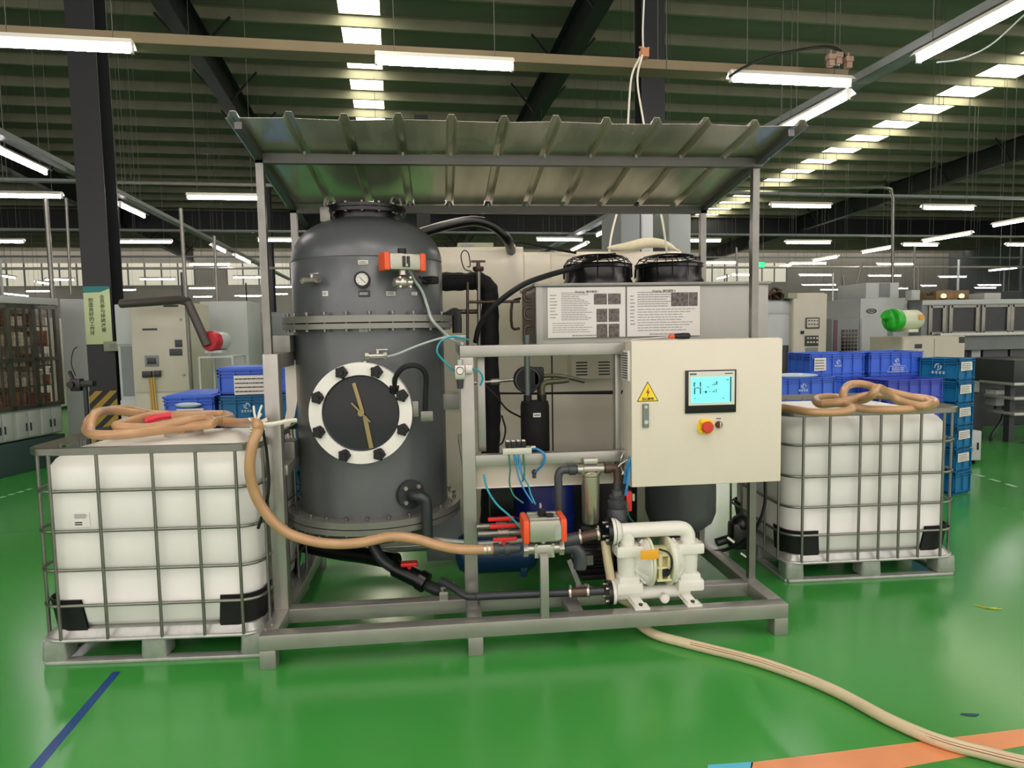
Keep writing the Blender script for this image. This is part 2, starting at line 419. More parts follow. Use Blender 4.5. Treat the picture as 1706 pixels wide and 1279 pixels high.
farl = [((-30, 403), (29, 403)), ((-10, 458), (25, 463)), ((76, 466), (124, 466)), ((42, 485), (90, 485)), ((60, 470), (89, 474)), ((-10, 508), (14, 509)), ((-5, 519), (30, 519)), ((315, 441), (384, 441)),
 ((232, 465), (293, 465)), ((388, 462), (442, 462)), ((187, 483), (228, 483)), ((314, 480), (360, 480)), ((322, 500), (354, 500)), ((437, 401), (497, 401)), ((442, 478), (487, 478)), ((404, 499), (430, 499)),
 ((353, 410), (376, 420)), ((392, 426), (416, 438)), ((438, 445), (449, 451)), ((180, 441), (191, 445)), ((35, 487), (20, 495)), ((390, 508), (440, 508)), ((445, 490), (480, 490))]
for a, b in farl: lamp(a, b, 'small bright tube lamp far off under the roof, left of the grey tank', 'distant tube lamps at the left')
farm = [((894, 400), (971, 400)), ((998, 393), (1020, 379)), ((955, 418), (975, 406))]
for (a, b), l in zip(farm, ('tube lamp seen in the gap under the canopy, level above the cream cabinet', 'slanting tube lamp under the canopy, upper of two', 'slanting tube lamp under the canopy, lower of two above the cream cabinet')): lamp(a, b, l)
# the rows the hall carries on with behind the photographer and to both sides
for u in (-4.6, -1.4, 1.2, 3.6, 6.4):
    for v in (-2.2, -6.6): lampat(H(u, v, LZ), 0, 'tube lamp of the rows over the aisle behind the viewer', 'tube lamps over the front aisle')
for u in (5.5, -4.3):
    for v in (-.6, -3.6): lampat(H(u, v, LZ), R_(90), 'tube lamp of the rows over the aisle behind the viewer', 'tube lamps over the front aisle')

# ------------------------------------------------------------------ cable trays and conduits
def tray(name, a, b, z, wd, ht, lab, mat=traym):
    t = thing(name, lab, 'cable tray', H(*a, z), HA)
    d = Vector((b[0]-a[0], b[1]-a[1], 0)); L = d.length; an = math.atan2(d.y, d.x); t.rotation_euler.z = HA+an
    m = MB(); m.box(0, L, -wd/2, wd/2, 0, .006); m.box(0, L, -wd/2, -wd/2+.005, 0, ht); m.box(0, L, wd/2-.005, wd/2, 0, ht); m.build('channel', mat, t)
    m = MB()
    for k in range(4): m.tube([(i*L/8, (k-1.5)*wd*.18+random.uniform(-.01, .01), .02+random.uniform(0, .02)) for i in range(9)], .01, 5, 2)
    m.build('cable', black, t)
    n = int(L//6)
    for k in range(n+1):
        x = .4+k*6; v_ = a[1]+(x if abs(d.y) > abs(d.x) else 0)
        if x < L:
            for sy in (-1, 1): m = MB(); m.cyl((x, sy*wd/2, .0), (x, sy*wd/2, roofz(v_)-z-.2), .005, n=5, caps=False); m.build('hanger_rod', steel_d, t)
    return t
tray('cable_tray', (-9, 3.02), (5.35, 3.02), 4.2, .22, .09, 'long beige cable tray across the upper photo above the canopy')
tray('cable_tray', (5.62, -8), (5.62, 30), 4.22, .2, .08, 'dark cable tray running into depth at the upper right', mgrey)
tray('cable_tray', (-4.05, -8), (-4.05, 30), 4.22, .16, .08, 'dark cable tray running into depth at the left past the column', mgrey)
tray('cable_tray', (-30, 9.3), (-4.2, 9.3), 4.33, .12, .05, 'thin grey tray crossing behind the left column', mgrey)
tray('cable_tray', (5.7, 9.3), (30, 9.3), 4.33, .12, .05, 'thin grey tray crossing above the lamps at right', mgrey)
tray('cable_tray', (-30, 15), (30, 15), 4.33, .12, .05, 'thin grey tray far back crossing the whole hall', mgrey)
tray('cable_tray', (-30, 21), (30, 21), 4.33, .12, .05, 'farthest thin grey tray crossing the hall', mgrey)
def conduit(pts, r, lab, mat=galv_d, sub=1):
    p0 = Vector(pts[0]); m = MB(); m.sweep([Vector(p)-p0 for p in pts], r, 8)
    m.T = Matrix()
    o = m.build('conduit', mat, loc=p0); return tag(o, lab, 'conduit')
Y = 8.2
conduit([at(1200, 314, Y=Y), at(1470, 312, Y=Y), at(1484, 315, Y=Y), at(1488, 330, Y=Y), at(1486, 545, Y=Y)], .028, 'bent grey conduit dropping behind the green blower')
conduit([at(1524, 410, Y=9), at(1522, 482, Y=9)], .02, 'thin conduit dropping to a grey box right of the bent conduit')
conduit([at(1530, 440, Y=9), at(1529, 482, Y=9)], .015, 'thinnest conduit dropping to the grey box right of the bent conduit')
conduit([at(1436, 438, Y=9), at(1420, 500, Y=9)], .02, 'slanting thin pipe left of the bent conduit')
conduit([at(76, 330, Y=7.5), at(88, 500, Y=7.5)], .035, 'pale vertical pipe left of the column sign')
conduit([at(110, 330, Y=7.2), at(118, 490, Y=7.2)], .02, 'thin pale vertical pipe touching the column sign edge')
conduit([at(301, 347, Y=4.6), at(320, 660, Y=4.6)], .022, 'vertical grey pipe in front of the beige switch cabinet')
conduit([at(357, 393, Y=6.4), at(364, 555, Y=6.4)], .022, 'vertical grey pipe above the red blower')
conduit([at(1405, 460, Y=10), at(1407, 497, Y=10)], .03, 'short pale pipe above the grey door with the black grille')
conduit([at(1227, 412, Y=9), at(1228, 470, Y=9)], .02, 'thin pipe left of the exit sign, left of a pair')
conduit([at(1249, 400, Y=9), at(1250, 470, Y=9)], .02, 'thin pipe left of the exit sign, right of a pair')
for z_, v_, l in ((4.9, 12, 'long thin pipe crossing above the lamps behind the canopy'), (3.6, 17, 'long pipe crossing low over the far machines')):
    m = MB(); m.cyl((-25, 0, 0), (25, 0, 0), .035, n=8); o = m.build('overhead_pipe', M('pipe_pale', (150, 146, 140), .4, .3), loc=H(0, v_, z_), rz=HA); tag(o, l, 'pipe')
# wires hanging from the tray to the machine
def wire(pts, r, lab, mat, name='cable', cat='cable', sub=8, n=6):
    p0 = Vector(pts[0]); m = MB(); m.tube([Vector(p)-p0 for p in pts], r, n, sub); o = m.build(name, mat, loc=p0)
    return tag(o, lab, cat)
def wpx(lst): return [at(x, y, Y=Yv) for x, y, Yv in lst]
wire(wpx([(1066, 95, 2.75), (1052, 130, 2.7), (1046, 210, 2.6), (1040, 300, 2.5), (1020, 385, 2.4), (1015, 418, 2.3)]), .009, 'white wire hanging from the tray to the cream cabinet, left one', rope)
wire(wpx([(1070, 92, 2.7), (1062, 135, 2.65), (1074, 215, 2.5), (1085, 300, 2.2), (1102, 360, 1.6), (1112, 426, 1.3)]), .009, 'white wire hanging from the tray to the condenser fans', rope)
wire(wpx([(1073, 0, 2.8), (1071, 50, 2.8), (1072, 90, 2.78)]), .008, 'white wire dropping from the roof to the beige tray', rope)
m = MB(); m.tube([(-.03, 0, .0), (.03, -.03, .03), (.04, .03, .05), (-.03, .03, .06), (-.03, -.03, .03)], .01, 6, 5); m.box(-.035, .035, -.05, .05, -.05, .03, .01)
tag(m.build('tape_knot', M('tape_tan', (190, 130, 96), .5), loc=at(1073, 88, Y=2.78)), 'tan tape wrapped around the tray where the white wires drop', 'tape')
wire(wpx([(1215, 128, 3), (1240, 112, 3), (1290, 92, 3), (1370, 78, 3), (1400, 85, 3), (1410, 102, 3.1)]), .014, 'black cable arching over the tube lamp at upper right', black)
wire(wpx([(1706, 25, 2.6), (1650, 75, 2.6), (1600, 98, 2.7), (1560, 104, 2.8)]), .008, 'grey cable sagging under the tray at the upper right corner', clear_t)
for i, (x, y, l) in enumerate(((1384, 100, 'left'), (1396, 97, 'middle'), (1413, 104, 'right'))):
    m = MB(); m.box(-.03, .03, -.03, .03, -.06, .0, .006); m.box(-.04, .04, -.035, .035, 0, .05, .008); m.cyl((0, 0, .05), (0, 0, .09), .012, n=8)
    tag(m.build('junction_box', M('box_tan', (150, 120, 104), .5), loc=at(x, y, Y=3.0)), 'small tan socket box above the upper right lamp, %s of three' % l, 'junction box')
def exit_sign(px, py, Yv, lab):
    t = thing('exit_sign', lab, 'sign', at(px, py, Y=Yv), HA)
    m = MB(); m.box(-.2, .2, 0, .05, -.1, .1, .005); m.build('case', dgrey, t)
    m = MB(); m.box(-.18, .18, -.004, 0, -.08, .08); m.build('lit_panel', green_e, t)
    zt2 = roofz(Hinv(t.location).y)-t.location.z
    for sx in (-.15, .15): m = MB(); m.box(sx-.004, sx+.004, .02, .028, .09, zt2); m.build('hanger_rod', steel_d, t)
exit_sign(51, 500, 22, 'green lit exit sign at the far left'); exit_sign(1264, 441, 16, 'green lit exit sign beside the canopy right post'); exit_sign(1673, 498, 14, 'green lit sign above the dark machine at right')
# painted lines on the floor
def line(name, pts, mat):
    m = MB(); m.prism([(p.x, p.y, .0006) for p in pts], (0, 0, .0006)); struct(m.build(name, mat))
line('trim_1', [at(188, 1119, Z=0), at(201, 1119, Z=0), at(68, 1279, Z=0), at(48, 1279, Z=0)], stripe_b)
line('trim_2', [at(1252, 1270, Z=0), at(1720, 1212, Z=0), at(1720, 1240, Z=0), at(1330, 1310, Z=0), at(1245, 1310, Z=0)], stripe_o)
line('trim_3', [at(1180, 1274, Z=0), at(1255, 1269, Z=0), at(1245, 1310, Z=0), at(1170, 1310, Z=0)], stripe_c)
for k, (a, b) in enumerate((((0, 829), (58, 812)), ((1600, 782), (1706, 815)))):
    for q in range(4):
        A = at(*a, Z=0); B = at(*b, Z=0); p = A.lerp(B, q/4); r = A.lerp(B, q/4+.14); s_ = (B-A).normalized().cross(Vector((0, 0, 1)))*.025
        line('trim_%d' % (4+k*4+q), [p-s_, r-s_, r+s_, p+s_], M('line_white', (150, 190, 160), .4))

# ================================================================== THE MACHINE
W = 2.835; ZB = .18
# ---- skid frame
t = thing('skid_frame', 'grey square-tube steel skid on short legs carrying the tank, pump and cabinet', 'frame', (0, 0, 0))
def fbar(x0, x1, y0, y1, z0, z1, name='beam', mat=steel):
    m = MB(); m.box(x0, x1, y0, y1, z0, z1, .004); return m.build(name, mat, t)
fbar(0, W, 0, .08, .10, ZB)                                   # front beam
fbar(0, .08, .08, 1.55, .10, ZB); fbar(W-.08, W, .08, 1.55, .10, ZB)
fbar(.08, W-.08, .325, .405, .10, ZB)                         # second beam
fbar(.08, W-.08, 1.47, 1.55, .10, ZB)
fbar(1.065, 1.145, .08, .325, .10, ZB)
fbar(1.62, 1.70, .08, .325, .10, ZB); fbar(2.02, 2.10, .405, 1.47, .10, ZB)
for x in (0, 1.065, W-.08):
    for y in (0, 1.47): fbar(x, x+.08, y, y+.08, 0, .10, 'foot')
fbar(0, .08, .325, .405, ZB, 1.605, 'post'); fbar(1.065, 1.14, .325, .40, ZB, 1.565, 'post'); fbar(1.165, 1.21, .45, .50, 1.01, 1.565, 'post')
fbar(1.455, 1.50, .005, .05, ZB, .52, 'post'); fbar(0, .06, 1.40, 1.46, ZB, 1.60, 'post'); fbar(W-.05, W, 1.42, 1.47, ZB, 1.6, 'post')
fbar(0, .08, .405, 1.46, 1.525, 1.605); fbar(1.065, 2.01, .325, .40, 1.565, 1.63); fbar(1.14, 2.03, .325, .39, .945, 1.01)
fbar(1.065, 1.115, .40, 1.47, 1.57, 1.63); fbar(1.965, 2.0, .39, .45, .82, 1.63, 'post')
fbar(.03, .09, .405, 1.46, .92, .98); fbar(1.065, 1.12, .40, 1.3, .93, .99)
for x in (.0, 1.455):
    m = MB()
    for dx in (.02, .06):
        m.cyl((x+dx*.6, .07+dx, ZB), (x+dx*.6, .07+dx, ZB+.006), .006, n=8)
    m.build('bolt', chrome, t)
# wiring duct behind the middle opening
t2 = thing('wiring_duct', 'light grey wiring duct under the middle crossbar with blue air tubes in front', 'duct', (1.14, .42, .80))
m = MB(); m.box(0, .86, 0, .06, 0, .13, .003); m.build('body', cream, t2); m = MB(); m.box(0, .86, -.004, 0, -.002, .006); m.build('lid_edge', white_p, t2)
# ---- canopy
t = thing('canopy', 'ribbed galvanised sheet canopy on four thin posts over the tank', 'canopy', (0, 0, 0))
def cbar(p, q, wd=.04, ht=.04, name='rail', mat=None):
    m = MB(); m.bar(p, q, wd, ht); return m.build(name, galv_d if name == 'post' else steel_d, t)
sl = -.15
def cz(y): return 2.665+sl*(y-.36)
cbar((.02, .385, 1.605), (.02, .385, cz(.385)), name='post'); cbar((W-.025, .41, ZB), (W-.025, .41, cz(.41)), name='post')
cbar((.02, 1.207, 1.60), (.02, 1.207, cz(1.207)), name='post'); cbar((W-.025, 1.207, ZB), (W-.025, 1.207, cz(1.207)), name='post')
cbar((0, .385, cz(.385)-.01), (W, .385, cz(.385)-.01), .04, .05); cbar((0, 1.207, cz(1.207)-.01), (W, 1.207, cz(1.207)-.01), .04, .05)
for x in (.02, W-.025): cbar((x, .0, cz(0)-.005), (x, 1.22, cz(1.22)-.005), .035, .035)
m = MB(); xs = []; x0, x1 = -.03, W+.06; n = 12; pitch = (x1-x0-.06)/11
for i in range(n):
    c = x0+.03+i*pitch; xs += [(c-.028, 0), (c-.014, .032), (c+.014, .032), (c+.028, 0)]
xs = [(x0-.006, 0)]+xs+[(x1+.006, 0)]
Ys = [-.01, .2, .45, .7, .95, 1.24]
for off in (0, .0012):
    g = [[m._v((x, y, cz(y)+.025+z+off+(.004*math.sin(x*9+y*3) if y < 0 else 0))) for x, z in xs] for y in Ys]
    for a in range(len(Ys)-1):
        for b in range(len(xs)-1): m._f([g[a][b], g[a][b+1], g[a+1][b+1], g[a+1][b]])
    if off == 0: g0 = g
for row0, row1 in ((g0[0], g[0]), (g0[-1], g[-1])):
    for b in range(len(xs)-1): m._f([row0[b], row0[b+1], row1[b+1], row1[b]])
for c_ in (0, -1):
    for a in range(len(Ys)-1): m._f([g0[a][c_], g0[a+1][c_], g[a+1][c_], g[a][c_]])
m.build('roof_sheet', sheetm, t)
m = MB()
for i in range(n):
    c = x0+.03+i*pitch
    for y in (.385, 1.207): m.cyl((c, y-.028, cz(y)+.004), (c, y-.022, cz(y)+.024), .008, n=6)
m.build('clip', galv, t)

# ---- pressure tank
TX, TY, TR = .52, .90, .46
def hit(px, py, R=TR):
    d = FPX*_f + (px-853)*_r - (py-639.5)*_u; o = Vector(CAM)
    a = d.x**2+d.y**2; ox, oy = o.x-TX, o.y-TY; b = 2*(ox*d.x+oy*d.y); c = ox*ox+oy*oy-R*R
    s = (-b-math.sqrt(max(0, b*b-4*a*c)))/(2*a); p = o+d*s
    return p, math.atan2(p.x-TX, -(p.y-TY))     # angle from -Y towards +X
tk = thing('pressure_tank', 'tall dark grey pressure vessel with domed top, bolted flanges and round sight glass', 'tank', (TX, TY, 0))
m = MB(); m.lathe([(.05, .40), (.24, .42), (.36, .46), (.44, .53), (TR, .60), (TR, .625)], n=64); m.build('bottom_dish', tankg, tk)
m = MB(); m.lathe([(.47, .565), (.54, .565), (.54, .597), (.47, .597)], n=64); m.lathe([(.46, .603), (.54, .603), (.54, .64), (.46, .64)], n=64); m.build('lower_flange', tankf, tk)
m = MB(); m.lathe([(TR, .63), (TR, 1.745)], n=72, caps=False); m.build('shell', tankg, tk)
m = MB(); m.lathe([(.45, 1.735), (.525, 1.735), (.525, 1.765), (.45, 1.765)], n=64); m.lathe([(.45, 1.772), (.525, 1.772), (.525, 1.81), (.45, 1.81)], n=64); m.build('upper_flange', tankf, tk)
m = MB(); prof = [(TR, 1.80), (TR, 2.13), (TR-.004, 2.135), (TR-.004, 2.14), (TR, 2.145)]
for k in range(1, 13):
    a = R_(90*k/12*.86); prof.append((TR*math.cos(a)**.8 if k else TR, 2.145+.275*math.sin(a)))
m.lathe(prof, n=72); m.build('domed_head', tankg, tk)
m = MB(); m.lathe([(.20, 2.36), (.20, 2.435), (.245, 2.435), (.245, 2.455), (.20, 2.455), (.20, 2.46), (.245, 2.46), (.245, 2.478), (.05, 2.483)], n=40); m.build('manway', blackg, tk)
def ringbolts(r, z0, z1, n, mat=chrome, a0=0):
    for k in range(n):
        a = a0+2*math.pi*k/n; x, y = r*math.sin(a), -r*math.cos(a)
        if y > .25: continue
        m = MB(); m.cyl((x, y, z0), (x, y, z1), .007, n=6); m.cyl((x, y, z1-.012), (x, y, z1), .012, n=6); m.cyl((x, y, z0), (x, y, z0+.012), .012, n=6); m.build('flange_bolt', mat, tk)
ringbolts(.505, .55, .665, 26, galv_d); ringbolts(.495, 1.722, 1.832, 24, galv_d, .1); ringbolts(.225, 2.43, 2.49, 14, galv_d)
for px_ in (-.205, .19):
    m = MB(); m.sweep([(px_+.03*math.sin(a), -.10, 2.50+.042*math.cos(a)) for a in [i*math.pi/7 for i in range(14)]], .008, 6, closed=True); m.cyl((px_, -.10, 2.43), (px_, -.10, 2.475), .012, n=8); m.build('lifting_eye', galv_d, tk)
m = MB(); m.box(-.26, -.2, -.13, -.1, 2.38, 2.47, .004); m.build('hinge', galv_d, tk)
# support lugs on the tank sides
for sx, z in ((-1, .98), (1, 1.22), (-1, 1.605)):
    m = MB(); x0_ = sx*(TR-.03); x1_ = sx*(TR+.09)
    m.box(min(x0_, x1_), max(x0_, x1_), -.30 if sx < 0 else -.1, -.10 if sx < 0 else .1, z, z+.10, .005); m.build('support_lug', tankf, tk)
# sight glass: local frame with n pointing out of the shell
p, a = hit(604, 686)
def tmat(p, a, off=0): return Matrix.Translation((p.x-TX+math.sin(a)*off, p.y-TY-math.cos(a)*off, p.z)) @ Matrix.Rotation(a, 4, 'Z')
T = tmat(p, a, 0)
RG = .285
m = MB(); m.T = T; m.lathe([(.215, .05), (.215, -.075), (RG-.0, -.075), (RG, -.045), (RG, .0), (.215, .0)], axis=(0, 1, 0), n=56, caps=False); m.lathe([(RG-.03, .10), (RG-.03, -.03)], axis=(0, 1, 0), n=48, caps=False); m.build('sight_glass_ring', white_p, tk)
m = MB(); m.T = T; m.lathe([(.22, -.035), (.22, -.05)], axis=(0, 1, 0), n=48); sg = m.build('sight_glass', glassd, tk)
m = MB(); m.T = T; m.lathe([(.225, -.052), (.212, -.056), (.206, -.05)], axis=(0, 1, 0), n=48, caps=False); m.build('gasket', dgrey, tk)
for k in range(8):
    b_ = R_(22.5+45*k); cx_, cz_ = .25*math.cos(b_), .25*math.sin(b_)
    m = MB(); m.T = T; m.cyl((cx_, -.07, cz_), (cx_, -.105, cz_), .033, .030, 10); m.cyl((cx_, -.105, cz_), (cx_, -.12, cz_), .014, n=8)
    for q in range(5): an = 2*math.pi*q/5; m.sphere((cx_+.026*math.cos(an), -.09, cz_+.026*math.sin(an)), .012, n=8)
    m.build('knob_nut', black, tk)
m = MB(); m.T = T; m.bar((-.035, -.056, .17), (0.01, -.062, .0), .020, .006, up=(0, 1, 0)); m.bar((.02, -.056, -.02), (.05, -.056, -.20), .024, .006, up=(0, 1, 0)); m.bar((-.05, -.066, .06), (.05, -.066, -.05), .009, .008, up=(0, 1, 0)); m.cyl((0, -.05, 0), (0, -.072, 0), .018, n=10); m.build('wiper', brass, tk)
m = MB(); m.T = T; m.tube([(.19, -.06, .14), (.20, -.09, .20), (.25, -.11, .255), (.32, -.10, .26), (.365, -.07, .21), (.36, -.04, .09), (.355, -.02, -.01)], .015, 8); m.cyl((.19, -.05, .115), (.19, -.07, .155), .03, n=10); m.build('lamp_cable', black, tk)
m = MB(); m.T = T; m.box(.285, .32, -.06, -.02, -.03, .06, .004); m.box(.33, .40, -.045, .01, -.06, .0, .006); m.build('hinge_bracket', galv_d, tk)
# gauge, labels, valves on the dome cylinder
def onT(px, py, name, mat, fn, off=0):
    p, a = hit(px, py); m = MB(); m.T = tmat(p, a, off); fn(m); return m.build(name, mat, tk)
m_ = onT(604, 466, 'pressure_gauge', black, lambda m: m.lathe([(.004, .01), (.045, .01), (.045, -.04), (.034, -.04), (.034, -.035)], axis=(0, 1, 0), n=28, caps=False))
p, a = hit(604, 466); m = MB(); m.T = tmat(p, a); m.lathe([(.034, -.036), (.034, -.038)], axis=(0, 1, 0), n=28); g_ = m.build('dial', paper, m_)
m = MB(); m.T = tmat(p, a); m.bar((-.014, -.04, .014), (.016, -.04, -.018), .003, .001, up=(0, 1, 0))
for q in range(9):
    an = R_(-135+q*270/8); m.bar((.024*math.sin(an), -.04, .024*math.cos(an)), (.030*math.sin(an), -.04, .030*math.cos(an)), .002, .001, up=(0, 1, 0))
m.build('needle', ink, m_)
for x, y, wd, ht, mt in ((605, 437, .055, .024, paper), (607, 489, .065, .036, dgrey), (651, 489, .055, .026, galv), (690, 489, .038, .02, paper), (542, 489, .036, .028, paper), (606, 549, .048, .024, galv)):
    o = onT(x, y, 'name_label', mt, lambda m, wd=wd, ht=ht: m.box(-wd/2, wd/2, -.004, .004, -ht/2, ht/2, .001))
    onT(x, y, 'label_print', ink if mt is not dgrey else paper, lambda m, wd=wd: bars_text(m, -wd*.4, wd*.4, -.008, .008, -.0045, 2, .4, int(wd*1000)))
def valve(m):
    m.cyl((-.06, -.05, 0), (.05, -.05, 0), .014, n=10); m.cyl((-.07, -.05, 0), (-.05, -.05, 0), .02, n=6); m.cyl((.03, -.05, 0), (.05, -.05, 0), .02, n=6); m.cyl((0, -.05, 0), (0, .02, 0), .012, n=8)
    m.cyl((.0, -.05, .0), (.0, -.05, .035), .008, n=8); m.box(-.01, .055, -.06, -.04, .03, .037, .002)
onT(530, 467, 'bleed_valve', chrome, valve); o = onT(628, 592, 'bleed_valve', chrome, valve)
onT(614, 600, 'valve_elbow', chrome, lambda m: m.tube([(-.01, -.05, -.01), (-.03, -.05, -.02), (-.035, -.05, -.06)], .013, 8, 3))
# pneumatic actuator valve on the head
p, a = hit(658, 440); T = tmat(p, a, .11)
va = MB(); va.T = T; va.box(-.09, .09, -.05, .05, -.045, .045, .012); body = va.build('valve_actuator', alu, tk)
for s_ in (-1, 1): m = MB(); m.T = T; m.box(s_*.105-.018, s_*.105+.018, -.052, .052, -.05, .05, .012); m.build('orange_end_cap', orange, body)
m = MB(); m.T = T; m.cyl((0, 0, .045), (0, 0, .075), .024, n=14); m.build('indicator_knob', black, body)
m = MB(); m.T = T; m.cyl((0, 0, -.045), (0, 0, -.07), .022, n=10); m.sphere((0, 0, -.11), .034, n=12); m.cyl((-.05, 0, -.11), (.05, 0, -.11), .024, n=10); m.cyl((0, .0, -.11), (0, .13, -.11), .022, n=10)
for q in (-1, 1):
    for r_ in (-1, 1): m.cyl((q*.03, -.04, -.11+r_*.025), (q*.03, .0, -.11+r_*.025), .007, n=6)
m.build('ball_valve', chrome, body)
m = MB(); m.T = T
for q in (-.012, .014): m.box(q-.006, q+.008, -.062, -.05, -.03, .03, .003)
m.build('pilot_valve', blackg, body)
p, a = hit(710, 468); m = MB(); m.T = tmat(p, a, 0); m.box(-.035, .03, -.075, .02, -.02, .025, .01); m.tube([(-.04, -.04, .0), (-.07, -.05, -.01), (-.09, -.02, .02)], .007, 6); m.build('pressure_sensor', black, tk)
# outlet elbow low on the shell
p, a = hit(682, 822); m = MB(); m.T = tmat(p, a, 0); m.lathe([(.085, .02), (.085, -.03), (.045, -.03)], axis=(0, 1, 0), n=28); m.tube([(0, -.02, 0), (.0, -.07, .0), (.03, -.11, -.01), (.045, -.12, -.05), (.045, -.12, -.28)], .032, 12, 5)
fl = m.build('outlet_elbow', M('dark_pipe', (52, 58, 60), .35, .2), tk)
for q in range(4):
    an = R_(45+90*q); m = MB(); m.T = tmat(p, a, 0); m.cyl((.06*math.cos(an), -.03, .06*math.sin(an)), (.06*math.cos(an), -.042, .06*math.sin(an)), .013, n=6); m.build('flange_bolt', chrome, fl)
m = MB(); m.tube([(.35, -.05, 1.79), (.47, -.08, 1.80), (.53, -.08, 1.83), (.545, -.08, 1.80), (.545, -.08, 1.70)], .03, 8); m.build('clamp', black, tk)
# signal cables down the head
wire([hit(668, 446)[0]+Vector((.04, -.17, 0)), hit(690, 466)[0]+Vector((0, -.05, 0)), hit(703, 485)[0]+Vector((0, -.03, 0)), hit(712, 510)[0]+Vector((0, -.04, 0)), hit(716, 535)[0]+Vector((.02, -.12, 0)), hit(733, 560)[0]+Vector((.06, -.12, -.01)), at(770, 572, Y=.45)], .009, 'grey signal cable looping from the orange-capped valve down to the frame', clear_t)
wire([at(636, 595, Y=.42), at(660, 590, Y=.38), at(700, 574, Y=.38), at(740, 562, Y=.38), at(775, 560, Y=.42)], .006, 'clear thin hose from the middle bleed valve to the frame', clear_t)

# ---- control cabinet
t = thing('control_cabinet', 'cream electrical cabinet with turquoise touch screen and red emergency stop', 'cabinet', (2.008, .20, .817))
CW, CH = .875, .826
m = MB(); m.box(0, CW, .022, .185, 0, CH, .004); m.build('body', cream, t)
m = MB(); m.box(.0, CW, 0, .020, .004, CH-.004, .004); door = m.build('door', cream, t)
def cab(px, py): return at(px, py, Y=.20)-Vector((2.008, .20, .817))
h0 = cab(1141, 617); h1 = cab(1225, 686)
m = MB(); m.box(h0.x, h1.x, -.012, .0, h1.z, h0.z, .003); hm_ = m.build('touch_panel', blackg, t)
m = MB(); a_, b_ = cab(1146, 619), cab(1222, 673); m.box(a_.x, b_.x, -.0135, -.012, b_.z, a_.z); m.build('face_plate', screenf, hm_)
m = MB(); a_, b_ = cab(1150, 628), cab(1217.5, 669); m.box(a_.x, b_.x, -.0145, -.0135, b_.z, a_.z); m.build('screen', screen_m, hm_)
g = M('screen_ink', (18, 80, 120), .5); sx, sz = b_.x-a_.x, a_.z-b_.z
def sb(m, u0, u1, v0, v1, y=-.0145): m.box(a_.x+u0*sx, a_.x+u1*sx, y-.0006, y, a_.z-v1*sz, a_.z-v0*sz)
m = MB()
for q in ((.06, .09, .20, .37), (.21, .24, .20, .37), (.07, .11, .21, .24), (.20, .24, .21, .24), (.07, .10, .4, .66), (.21, .24, .4, .66), (.11, .2, .40, .43), (.28, .32, .57, .59), (.44, .47, .56, .59), (.52, .56, .56, .60), (.57, .585, .5, .6), (.61, .625, .46, .62),
          (.5, .6, .3, .325), (.57, .585, .22, .3), (.61, .64, .18, .31), (.4, .43, .38, .42), (.86, .92, .12, .15), (.08, .11, .8, .83), (.77, .8, .82, .86), (.95, .985, .02, .98)): sb(m, *q)
m.lathe([(.007, .0), (.007, -.0006)], c=(a_.x+.36*sx, -.0145, a_.z-.58*sz), axis=(0, 1, 0), n=14); m.build('diagram', g, hm_)
m = MB(); bars_text(m, cab(1148, 623).x, cab(1159, 623).x, cab(1153, 625).z, cab(1153, 621).z, -.0136, 1, .6, 3, 1); bars_text(m, cab(1206, 622).x, cab(1219, 622).x, cab(1212, 623).z, cab(1212, 620).z, -.0136, 1, .5, 4, 1); m.build('maker_print', ink, hm_)
c = cab(1174, 710); es = MB(); es.lathe([(.045, 0), (.045, -.008), (.038, -.010)], c=(c.x, 0, c.z), axis=(0, 1, 0), n=28)
for q in range(4):
    an = R_(35+90*q); es.cyl((c.x+.038*math.cos(an), -.024, c.z+.038*math.sin(an)), (c.x+.038*math.cos(an), 0, c.z+.038*math.sin(an)), .012, n=12)
es = es.build('emergency_stop', yellow, t)
m = MB(); m.lathe([(.018, -.008), (.018, -.03), (.032, -.035), (.034, -.046), (.028, -.055), (.003, -.056)], c=(c.x, 0, c.z), axis=(0, 1, 0), n=28); m.build('red_button', M('estop_red', (206, 60, 36), .4), es)
c = cab(1197, 707); m = MB(); m.lathe([(.02, 0), (.02, -.012), (.014, -.022), (.002, -.022)], c=(c.x, 0, c.z), axis=(0, 1, 0), n=20); sw = m.build('selector_switch', M('switch_brown', (96, 60, 48), .3, .3), t)
m = MB(); m.box(c.x-.004, c.x+.004, -.032, -.02, c.z-.016, c.z+.016, .002); m.build('lever', chrome, sw)
m = MB(); c = cab(1197, 697); bars_text(m, c.x-.014, c.x+.014, c.z-.005, c.z+.005, -.0002, 1, .5, 5, 1); m.build('switch_label', ink, sw)
c = cab(1075, 692); m = MB(); m.rbox(c.x-.018, c.x+.018, -.014, 0, [(c.z-.066, 0), (c.z+.066, 0)], .006); lk = m.build('swing_handle', M('lock_grey', (120, 130, 122), .3, .7), t)
m = MB(); m.lathe([(.012, -.014), (.012, -.02), (.002, -.02)], c=(c.x, 0, c.z-.035), axis=(0, 1, 0), n=16); m.lathe([(.009, -.014), (.009, -.018), (.002, -.018)], c=(c.x, 0, c.z+.05), axis=(0, 1, 0), n=12); m.build('lock_barrel', chrome, lk)
A_, B_, C_ = cab(1079, 635), cab(1061, 669), cab(1097, 668)
m = MB(); m.prism([(A_.x, -.0005, A_.z), (B_.x, -.0005, B_.z), (C_.x, -.0005, C_.z)], (0, -.001, 0)); ws = m.build('warning_sign', M('ink_black', (24, 22, 16), .6), t)
G_ = (A_+B_+C_)/3; sh = lambda p, k: (G_.x+(p.x-G_.x)*k, -.0015, G_.z+(p.z-G_.z)*k)
